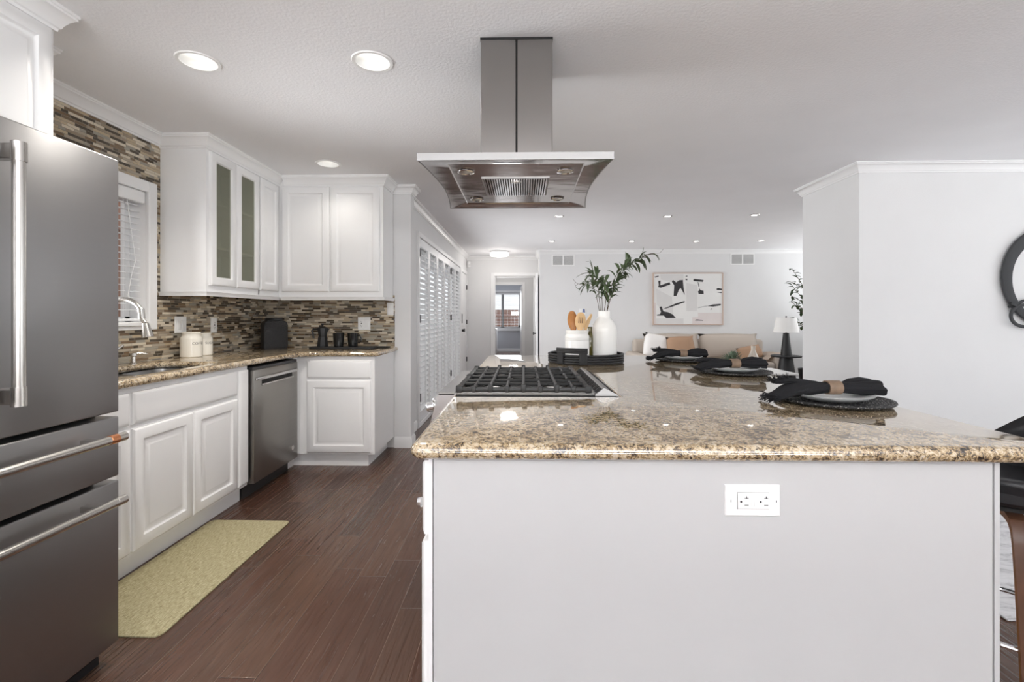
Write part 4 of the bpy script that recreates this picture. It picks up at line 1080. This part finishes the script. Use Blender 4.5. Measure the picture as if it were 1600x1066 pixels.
for pth, (s0, s1), cnt, LL in BR:
    cp = catmull(pth, 8); n_ = len(cp)
    bs.tube(cp, [.0026-.0016*i/n_ for i in range(n_)], 6)
    for k_ in range(cnt):
        s_ = s0+(s1-s0)*k_/max(1, cnt-1); i_ = min(n_-2, int(s_*(n_-1))); p_ = cp[i_]; tg = (cp[i_+1]-cp[i_]).normalized()
        a = rnd.uniform(0, 2*PI); q_ = Matrix.Rotation(a, 3, tg) @ tg.orthogonal().normalized()
        dr_ = (tg*rnd.uniform(.3, .9)+q_*rnd.uniform(.4, .9)).normalized()
        leaf_mesh(lfm, p_, dr_, Vector((rnd.uniform(-.3, .3), rnd.uniform(-.3, .3), 1)), LL*rnd.uniform(.7, 1.25), rnd.uniform(.008, .0135), rnd.uniform(.5, 2.0))
# thin arching tips
for a_, b_p in (([pp(1005, 402, .04), pp(1018, 398), pp(1028, 397), pp(1034, 391)], None), ([pp(1003, 403, .04), pp(1014, 398), pp(1024, 400), pp(1029, 408)], None), ([pp(926, 422), pp(922, 411), pp(916, 410)], None), ([pp(926, 448), pp(904, 444), pp(896, 436)], None), ([pp(904, 444), pp(900, 447), pp(899, 443)], None)):
    bs.tube(catmull(a_, 4), .0011, 5)
leaf_mesh(lfm, pp(1004, 402, .04), Vector((1, 0, .5)), Vector((0, .3, 1)), .12, .006, .9); leaf_mesh(lfm, pp(1016, 398), Vector((1, 0, -.1)), Vector((0, .3, 1)), .08, .007, 2.2)
leaf_mesh(lfm, pp(908, 452), Vector((-1, 0, -.2)), Vector((0, .3, 1)), .05, .005, -2.0)
bs.build('stems', stem_m, bp); lo = lfm.build('leaves', leaf_m, bp)

# place settings
def loft(b_, st, n_=26, wr=.0, seed=1):
    rr = random.Random(seed); ph = [(rr.uniform(0, 6.28), rr.choice((3, 4, 5, 7)), rr.uniform(.3, 1)) for _ in range(4)]
    t_ = bmesh.new(); rows = []
    for k_, (x_, y_, z_, ry, rz_) in enumerate(st):
        row = []
        for j in range(n_):
            a = 2*PI*j/n_; w = 1+sum(wr*am*math.sin(fq*a+p0+k_*.45) for p0, fq, am in ph)
            row.append(t_.verts.new((x_, y_+ry*math.cos(a)*w, z_+rz_*math.sin(a)*w)))
        rows.append(row)
    for A, B in zip(rows, rows[1:]): bridge(t_, A, B)
    t_.faces.new(rows[0][::-1]); t_.faces.new(rows[-1]); bmesh.ops.recalc_face_normals(t_, faces=t_.faces[:])
    b_.add(t_)
def setting(c, labs, s_=1., fringe=True, seed=1, rz=0.):
    rr = random.Random(seed)
    r_ = thing('charger', labs[0], 'placemat', (c[0], c[1], ZT), group='woven black chargers on the island')
    pf = [(0, .001), (.150*s_, .001), (.182*s_, .005), (.190*s_, .011), (.188*s_, .016), (.17*s_, .013), (.14*s_, .008), (0, .008)]
    MB().lathe(pf, (0, 0, 0), 64).build('charger', charger_m, r_, local=True)
    r_ = thing('dinner_plate', labs[1], 'plate', (c[0]-.012, c[1], ZT+.009), group='grey dinner plates on the island')
    MB().lathe([(0, .0), (.07, .0), (.08, .001), (.118*s_, .012), (.139*s_, .022), (.142*s_, .026), (.139*s_, .0265), (.11*s_, .016), (.075, .008), (0, .007)], (0, 0, 0), 56).build('plate', grey_ceramic, r_, local=True)
    n_ = thing('napkin', labs[2], 'napkin', (c[0]+.0, c[1], ZT+.022), rz, group='black linen napkins on the plates')
    b_ = MB(); z0 = .034
    st = [(-.235, -.02, -.012 if fringe else .018, .045, .006), (-.21, -.02, .004, .055, .012), (-.175, -.018, .020, .060, .022), (-.13, -.012, .030, .060, .028), (-.085, -.006, .034, .048, .028), (-.045, 0, .034, .034, .024), (-.02, 0, .034, .024, .021), (.02, 0, .034, .023, .021),
          (.04, 0, .034, .032, .023), (.075, .0, .034, .052, .026), (.11, .0, .034, .064, .028), (.15, .0, .034, .068, .032)]
    loft(b_, st, 30, .10, seed)
    loft(b_, [(-.20, .03, .050, .020, .006), (-.16, .03, .056, .034, .012), (-.11, .02, .054, .034, .014), (-.06, .008, .046, .022, .014), (-.03, 0, .038, .014, .012)], 20, .16, seed+5)
    loft(b_, [(.03, 0, .04, .014, .012), (.07, .012, .052, .03, .014), (.12, .02, .060, .036, .012), (.155, .02, .058, .03, .008)], 20, .16, seed+9)
    for v_ in b_.bm.verts: v_.co.z = v_.co.z*.86+.002
    cl = b_.build('cloth', linen_black, n_, local=True)
    if fringe:
        b_ = MB()
        for k_ in range(70):
            yy = rr.uniform(-.07, .035); xx = -.225+rr.uniform(-.008, .01); L_ = rr.uniform(.02, .038)
            d_ = Vector((-1, rr.uniform(-.5, .5), rr.uniform(-.75, .35))).normalized(); p_ = Vector((xx, yy, rr.uniform(-.012, .006)))
            q_ = p_+d_*L_; q_.z = max(q_.z, -.020)
            b_.tube([p_, (p_+q_)/2+Vector((0, rr.uniform(-.004, .004), .004)), q_], .0012, 4)
        for k_ in range(50):
            s0_ = rr.random(); p_ = Vector((-.21+.07*s0_, .035+rr.uniform(-.01, .02), .048+.012*s0_)); d_ = Vector((rr.uniform(-1, .1), rr.uniform(-.4, .5), rr.uniform(.1, .8))).normalized()
            b_.tube([p_, p_+d_*rr.uniform(.012, .024)], .0012, 4)
        f_ = b_.build('fringe', linen_black, n_, local=True); f_['kind'] = 'stuff'
    b_ = MB().lathe([(.021, -.024), (.0255, -.024), (.026, 0), (.0255, .024), (.021, .024), (.021, -.024)], (0, 0, .031), 30, RY(PI/2))
    for v_ in b_.bm.verts: v_.co.y *= 1.15
    g_ = b_.build('napkin_band', wood_ring)
    g_.name = 'napkin_ring'; g_.location = (c[0], c[1], ZT+.022); g_.rotation_euler = (0, 0, rz)
    tag(g_, labs[3], 'napkin ring', 'wooden napkin rings')
setting((1.14, 1.80), ('speckled black woven charger nearest the camera', 'grey plate on the nearest charger', 'black fringed linen napkin nearest the camera, trailing off its plate', 'wooden napkin ring around the nearest napkin'), seed=3)
setting((1.165, 2.68), ('black woven charger of the middle place setting', 'grey plate of the middle place setting', 'black linen napkin on the middle plate', 'wooden napkin ring of the middle place setting'), fringe=False, seed=8)
setting((1.12, 3.40), ('black woven charger of the farthest place setting', 'grey plate of the farthest place setting', 'black linen napkin on the farthest plate', 'wooden napkin ring of the farthest place setting'), fringe=True, seed=12)

# ================================================================ STOOL
st_ = thing('bar_stool', 'black leather bar stool with bent walnut legs beside the island', 'stool', (1.70, 1.75, 0))
# bucket shell facing -x: seat dish plus wrap-around back on the +x side
def shell(b_, r0, zoff, top):
    t_ = bmesh.new(); na = 48; rows = []
    for k_ in range(9):
        row = []
        for j in range(na):
            a = 2*PI*j/na; bk = max(0., math.cos(a))**.8 if math.cos(a) > 0 else 0.
            side_ = (.5+.5*math.cos(a)) 
            rim = .075+.20*side_**4
            s_ = k_/8
            if s_ <= .5: rr_ = r0*(s_/.5)**.8*.92; zz_ = .0+.03*(s_/.5)**3
            else:
                q_ = (s_-.5)/.5; rr_ = r0*(.92+.10*q_); zz_ = .03+rim*q_
            row.append(t_.verts.new((rr_*math.cos(a), rr_*math.sin(a)*1.02, zz_+zoff)))
        rows.append(row)
    for A, B in zip(rows[1:], rows[2:]): bridge(t_, A, B)
    t_.faces.new(rows[1])
    for v_ in rows[0]: t_.verts.remove(v_)
    bmesh.ops.recalc_face_normals(t_, faces=t_.faces[:]); bmesh.ops.solidify(t_, geom=t_.faces[:], thickness=.028)
    b_.add(t_)
b_ = MB(); shell(b_, .215, .59, 0)
b_.build('seat_shell', leather, st_, local=True, smooth=True)
MB().lathe([(0, .61), (.19, .61), (.205, .625), (.205, .655), (.19, .67), (0, .675)], (-.01, 0, 0), 40).build('seat_cushion', leather, st_, local=True)
MB().lathe([(0, .572), (.12, .572), (.12, .586), (0, .586)], (0, 0, 0), 24).build('mounting_plate', black_metal, st_, local=True)
for k_ in range(4):
    a = math.radians(60+90*k_); ca, sa = math.cos(a), math.sin(a)
    prf = [(.04, .562), (.12, .562), (.155, .554), (.178, .53), (.19, .49), (.21, .38), (.235, .2), (.262, 0)]
    t_ = bmesh.new(); rows = []
    for i, (r_, z_) in enumerate(prf):
        p0 = Vector(prf[max(0, i-1)]); p1 = Vector(prf[min(len(prf)-1, i+1)]); d_ = (p1-p0).normalized(); nn_ = Vector((-d_.y, d_.x))
        w = .024-.006*(i/len(prf)); th = .011
        row = []
        for sg_n, sg_w in ((1, 1), (1, -1), (-1, -1), (-1, 1)):
            q_ = Vector((r_, z_))+nn_*th*sg_n
            row.append(t_.verts.new((q_.x*ca-w*sg_w*sa, q_.x*sa+w*sg_w*ca, max(0, q_.y))))
        rows.append(row)
    for A, B in zip(rows, rows[1:]): bridge(t_, A, B)
    t_.faces.new(rows[0]); t_.faces.new(rows[-1]); bmesh.ops.recalc_face_normals(t_, faces=t_.faces[:])
    b_ = MB(); b_.add(t_); lg = b_.build('leg', walnut, st_, local=True)
    lg.data.materials.append(ply_edge)
    for f_ in lg.data.polygons:
        tn = Vector((-sa, ca, 0))
        if abs(f_.normal.dot(tn)) > .8: f_.material_index = 1
MB().tube([(.225*math.cos(a), .225*math.sin(a), .17) for a in [2*PI*i/40 for i in range(40)]], .009, 10, closed=True).build('foot_ring', chrome, st_, local=True)

# ================================================================ RIGHT SIDE
o = MB().box(1.95, 5.6, 1.98, 3.7, .0, .008, .003, 1).build('area_rug', rug_m); tag(o, 'pale grey patterned rug under the dining side', 'rug')
wr = thing('wall_wreath', 'charcoal woven rope wreath on the right wall', 'wall decoration', (4.03, 3.86, 1.48))
def ringtube(cx_, cz_, rx_, rz_, wfun, y_, tw=.03):
    t_ = bmesh.new(); n_ = 56; rows = []
    for i in range(n_):
        a = 2*PI*i/n_; w = wfun(a); ca, sa = math.cos(a), math.sin(a); row = []
        for j in range(10):
            q_ = 2*PI*j/10; o_ = w*math.cos(q_)
            row.append(t_.verts.new((cx_+(rx_+o_)*ca, y_+tw*math.sin(q_)*.6, cz_+(rz_+o_)*sa)))
        rows.append(row)
    for i in range(n_): bridge(t_, rows[i], rows[(i+1) % n_])
    bmesh.ops.recalc_face_normals(t_, faces=t_.faces[:]); return t_
b_ = MB(); b_.add(ringtube(4.115, 1.525, .34, .36, lambda a: .036+.012*math.cos(a-2.2), 3.845)); b_.build('large_ring', rope_m, wr)
b_ = MB(); b_.add(ringtube(3.90, 1.23, .105, .085, lambda a: .013, 3.83, .018)); b_.build('small_ring', rope_m, wr)
b_ = MB().tube([(3.80, 3.85, 1.30), (3.90, 3.842, 1.345), (4.05, 3.84, 1.37), (4.25, 3.85, 1.30)], .012, 8); b_.build('cross_strand', rope_m, wr)
MB().obox((3.805, 3.825, 1.318), (.05, .02, .022), RY(.5), .004).build('knot', black_matte, wr)

# ================================================================ LIVING ROOM
ar = thing('abstract_painting', 'framed abstract canvas in black and white above the sofa', 'painting', (3.0, 8.88, 1.53))
AX0, AX1, AZ0, AZ1 = 2.39, 3.63, 1.07, 1.995
MB().box(AX0, AX1, 8.862, 8.893, AZ0, AZ1).build('canvas', art_white, ar)
MB().box(AX0-.018, AX0, 8.852, 8.90, AZ0-.018, AZ1+.018).box(AX1, AX1+.018, 8.852, 8.90, AZ0-.018, AZ1+.018).box(AX0, AX1, 8.852, 8.90, AZ0-.018, AZ0).box(AX0, AX1, 8.852, 8.90, AZ1, AZ1+.018).build('frame', art_frame_m, ar)
def AP(x_, y_): return (AX0+(x_-130)/1175*(AX1-AX0), AZ1-(y_-100)/865*(AZ1-AZ0))
def strokes(polys, m_, nm, y_=8.8605):
    for po in polys: MB().prism([AP(*q_) for q_ in po], y_, 8.863, 'y').build(nm, m_, ar)
strokes([[(240, 110), (640, 110), (640, 230), (440, 250), (250, 200)], [(690, 260), (880, 300), (870, 740), (690, 740)], [(135, 870), (640, 870), (640, 960), (135, 960)], [(170, 360), (440, 500), (470, 820), (180, 640)]], art_grey, 'grey_wash', 8.8615)
strokes([[(790, 850), (1300, 850), (1300, 960), (790, 960)], [(135, 600), (165, 600), (165, 960), (135, 960)], [(890, 770), (1300, 770), (1300, 850), (890, 850)]], art_pink, 'blush_wash', 8.861)
strokes([[(145, 150), (210, 135), (215, 150), (150, 168)], [(205, 222), (245, 220), (240, 300), (400, 245), (415, 285), (250, 342), (195, 330), (215, 300)],
         [(440, 225), (465, 212), (515, 250), (560, 215), (630, 208), (640, 330), (662, 465), (590, 345), (560, 380), (520, 480), (470, 485), (480, 300), (445, 250)],
         [(665, 150), (705, 132), (705, 155)], [(670, 190), (705, 188), (705, 215), (680, 210)], [(805, 212), (825, 190), (985, 210), (978, 242), (820, 228)], [(885, 245), (895, 245), (910, 320), (900, 322)],
         [(905, 345), (935, 385), (985, 395), (988, 450), (900, 448), (890, 400), (910, 390)], [(1205, 365), (1230, 348), (1303, 362), (1300, 382), (1215, 380)], [(1215, 428), (1300, 418), (1295, 434)],
         [(300, 700), (510, 610), (655, 568), (665, 588), (450, 665), (315, 705)], [(225, 672), (262, 662), (295, 745), (370, 760), (455, 800), (508, 860), (340, 862), (300, 820), (185, 820), (180, 802), (235, 795), (250, 755)],
         [(1040, 655), (1150, 628), (1280, 618), (1280, 645), (1150, 665)], [(890, 682), (1040, 652), (1040, 658), (890, 688)], [(1100, 720), (1125, 692), (1130, 700), (1112, 722)], [(835, 898), (870, 885), (985, 898), (975, 908), (840, 905)]], art_black, 'black_stroke')

so = thing('sofa', 'long beige sofa under the painting', 'sofa', (3.1, 8.35, 0))
MB().box(1.98, 4.28, 7.95, 8.82, .08, .34, .03, 3).build('base', sofa_fabric, so)
for x_ in (2.0, 4.2):
    for y_ in (7.99, 8.74): MB().box(x_, x_+.05, y_, y_+.05, 0, .09).build('leg', walnut, so)
MB().box(1.98, 4.28, 8.66, 8.84, .3, .80, .05, 3).build('back', sofa_fabric, so)
for x0, x1 in ((1.86, 2.06), (4.12, 4.32)): MB().box(x0, x1, 7.93, 8.84, .10, .58, .05, 4).build('arm', sofa_fabric, so)
for x0, x1 in ((2.07, 3.09), (3.10, 4.11)): MB().box(x0, x1, 7.93, 8.55, .34, .46, .04, 3).build('seat_cushion', sofa_fabric, so)
def pillow(b_, c_, w, h_, th, rot, n_=10):
    t_ = bmesh.new()
    def P(u_, v_, s_):
        e_ = (1-abs(u_)**2.6)*(1-abs(v_)**2.6); pin = 1-.06*(1-abs(abs(u_)-abs(v_)))*max(abs(u_), abs(v_))**4 if abs(u_) < .99 or abs(v_) < .99 else 1.0
        return Vector((u_*w/2*pin, s_*th/2*e_**.5, v_*h_/2*pin))
    for s_ in (-1, 1):
        g_ = [[t_.verts.new(P(-1+2*i/n_, -1+2*j/n_, s_)) for j in range(n_+1)] for i in range(n_+1)]
        for i in range(n_):
            for j in range(n_): t_.faces.new((g_[i][j], g_[i+1][j], g_[i+1][j+1], g_[i][j+1]))
    bmesh.ops.remove_doubles(t_, verts=t_.verts[:], dist=1e-5); bmesh.ops.recalc_face_normals(t_, faces=t_.faces[:])
    b_.add(t_, Matrix.Translation(c_) @ rot.to_4x4())
for x_, w in ((2.60, .98), (3.60, 1.04)):
    b_ = MB(); pillow(b_, (x_, 8.53, .685), w, .46, .22, RX(math.radians(-12))); b_.build('back_cushion', sofa_fabric, so, smooth=True)
def cushion(c_, w, h_, th, rot, m_, label):
    b_ = MB(); pillow(b_, (0, 0, 0), w, h_, th, rot); o_ = b_.build('throw_pillow', m_, smooth=True); o_.location = c_; tag(o_, label, 'pillow')
cushion((2.24, 8.14, .70), .44, .44, .16, RY(.22) @ RX(-.3), pillow_white, 'white throw pillow at the left end of the sofa')
cushion((2.62, 8.05, .68), .46, .42, .16, RY(-.06) @ RX(-.3), pillow_tan, 'tan throw pillow leaning on the white one')
cushion((3.84, 8.24, .60), .40, .24, .14, RY(-.2) @ RX(-.5), pillow_tan, 'tan pillow at the right arm of the sofa')
t_ = bmesh.new(); rows = []
prof = [(3.80, .50), (3.92, .49), (4.02, .50), (4.075, .56), (4.11, .60), (4.22, .602), (4.31, .60), (4.345, .55), (4.35, .42)]
for i, (x_, z_) in enumerate(prof): rows.append([t_.verts.new((x_+.006*math.sin(j*1.7), 7.98+.055*j, z_+.008*math.sin(j*2.1+i))) for j in range(8)])
for A, B in zip(rows, rows[1:]):
    for j in range(7): t_.faces.new((A[j], A[j+1], B[j+1], B[j]))
bmesh.ops.solidify(t_, geom=t_.faces[:], thickness=-.014)
b_ = MB(); b_.add(t_); tag(b_.build('throw_blanket', throw_cream, smooth=True), 'cream throw blanket over the right sofa arm', 'blanket')

sdt = thing('side_table', 'round black pedestal side table beside the sofa', 'table', (4.62, 8.2, 0))
MB().lathe([(0, .585), (.21, .585), (.215, .595), (.215, .605), (.21, .61), (0, .61)], (4.62, 8.2, 0), 40).build('tabletop', black_matte, sdt)
MB().lathe([(0, 0), (.17, 0), (.17, .01), (.09, .585), (0, .585)], (4.62, 8.2, 0), 32).build('pedestal', black_matte, sdt)
sdt.location = (4.075, 7.55, 0)
lp = thing('table_lamp', 'white shaded lamp with tapered black base on the side table', 'lamp', (4.075, 7.55, .61))
c = (4.075, 7.55, .61)
MB().lathe([(0, 0), (.078, 0), (.078, .01), (.042, .345), (.014, .35), (.011, .38), (0, .38)], c, 28).build('lamp_base', black_matte, lp)
MB().lathe([(.178, .36), (.140, .585), (.136, .585), (.174, .36), (.178, .36)], c, 36).build('lamp_shade', lamp_shade_m, lp)
MB().cyl((c[0], c[1], c[2]+.38), (c[0], c[1], c[2]+.59), .005).lathe([(0, 0), (.012, .004), (.012, .02), (0, .028)], (c[0], c[1], c[2]+.585), 12).box(c[0]-.138, c[0]+.138, c[1]-.003, c[1]+.003, c[2]+.577, c[2]+.583).build('finial', black_matte, lp)

fp = thing('potted_tree', 'leafy green indoor tree behind the partition', 'plant', (4.88, 8.3, 0))
MB().lathe([(0, 0), (.14, 0), (.18, .32), (.165, .32), (.15, .28), (0, .28)], (4.88, 8.3, 0), 28).build('pot', black_matte, fp)
b_ = MB().tube([(4.88, 8.3, .25), (4.87, 8.3, .8), (4.89, 8.3, 1.4)], [.018, .014, .01], 8)
lf2 = MB(); rn = random.Random(5)
for k_ in range(16):
    z_ = .9+.05*k_; a = k_*2.4; L_ = .25+.1*rn.random(); s0 = Vector((4.88, 8.3, z_*1.0)); e0 = s0+Vector((math.cos(a)*L_, math.sin(a)*L_, .22))
    if k_ % 4 == 0: e0 = s0+Vector((-.33, -.05, .28+.02*k_))
    b_.tube([s0, (s0+e0)/2+Vector((0, 0, .03)), e0], .004, 5)
    for j in range(9):
        p_ = s0.lerp(e0, .4+.6*j/8); dd_ = Vector((rn.uniform(-1, 1), rn.uniform(-1, 1), rn.uniform(-.4, .8)))
        leaf_mesh(lf2, p_, dd_, Vector((.1, .2, 1)), .10, .024, 1.0)
b_.build('trunk', stem_m, fp); lf2.build('leaves', leaf_m2, fp)
ac = thing('armchair', 'beige armchair mostly hidden behind the partition', 'armchair', (5.2, 7.6, 0))
MB().box(4.86, 5.6, 7.2, 7.9, .15, .42, .05, 3).build('seat', sofa_fabric, ac)
MB().box(4.82, 5.6, 7.86, 8.0, .15, .80, .05, 3).build('backrest', sofa_fabric, ac)
MB().box(4.78, 4.90, 7.2, 7.95, .12, .55, .04, 3).build('arm', sofa_fabric, ac); MB().box(5.56, 5.68, 7.2, 7.95, .12, .55, .04, 3).build('arm', sofa_fabric, ac)
for x_ in (4.82, 5.6):
    for y_ in (7.24, 7.88): MB().box(x_, x_+.04, y_, y_+.04, 0, .13).build('leg', walnut, ac)

ct = thing('coffee_table', 'low pale coffee table in front of the sofa', 'table', (2.95, 6.75, 0))
MB().box(2.3, 3.62, 6.4, 7.1, .44, .465, .004, 1).build('tabletop', plastic_white, ct)
for x_ in (2.36, 3.52):
    for y_ in (6.46, 7.0): MB().box(x_, x_+.04, y_, y_+.04, 0, .44).build('leg', black_metal, ct)
sp_ = thing('succulent', 'small green succulent in a dark pot on the coffee table', 'plant', (2.84, 6.62, .465))
MB().lathe([(0, 0), (.06, 0), (.08, .14), (.072, .14), (.066, .12), (0, .12)], (2.84, 6.62, .465), 20).build('pot', black_matte, sp_)
b_ = MB()
for k_ in range(90):
    a = rn.uniform(0, 2*PI); el = rn.uniform(.1, 1.4); d_ = Vector((math.cos(a)*math.cos(el), math.sin(a)*math.cos(el), math.sin(el)))
    p_ = Vector((2.84, 6.62, .61))+d_*rn.uniform(.02, .10); leaf_mesh(b_, p_, d_+Vector((0, 0, .2)), Vector((.2, .1, 1)), .065, .016, .3)
b_.build('leaves', succ_m, sp_)
vv = thing('small_vase', 'slim pale glass vase on the coffee table', 'vase', (3.13, 6.62, .465))
MB().lathe([(0, 0), (.055, 0), (.065, .01), (.066, .20), (.035, .27), (.025, .30), (.03, .35), (.024, .35), (.02, .30), (.055, .19), (.055, .012), (0, .01)], (3.13, 6.62, .465), 24).build('vase', M1('frosted_vase', (.58, .52, .45), .3), vv)
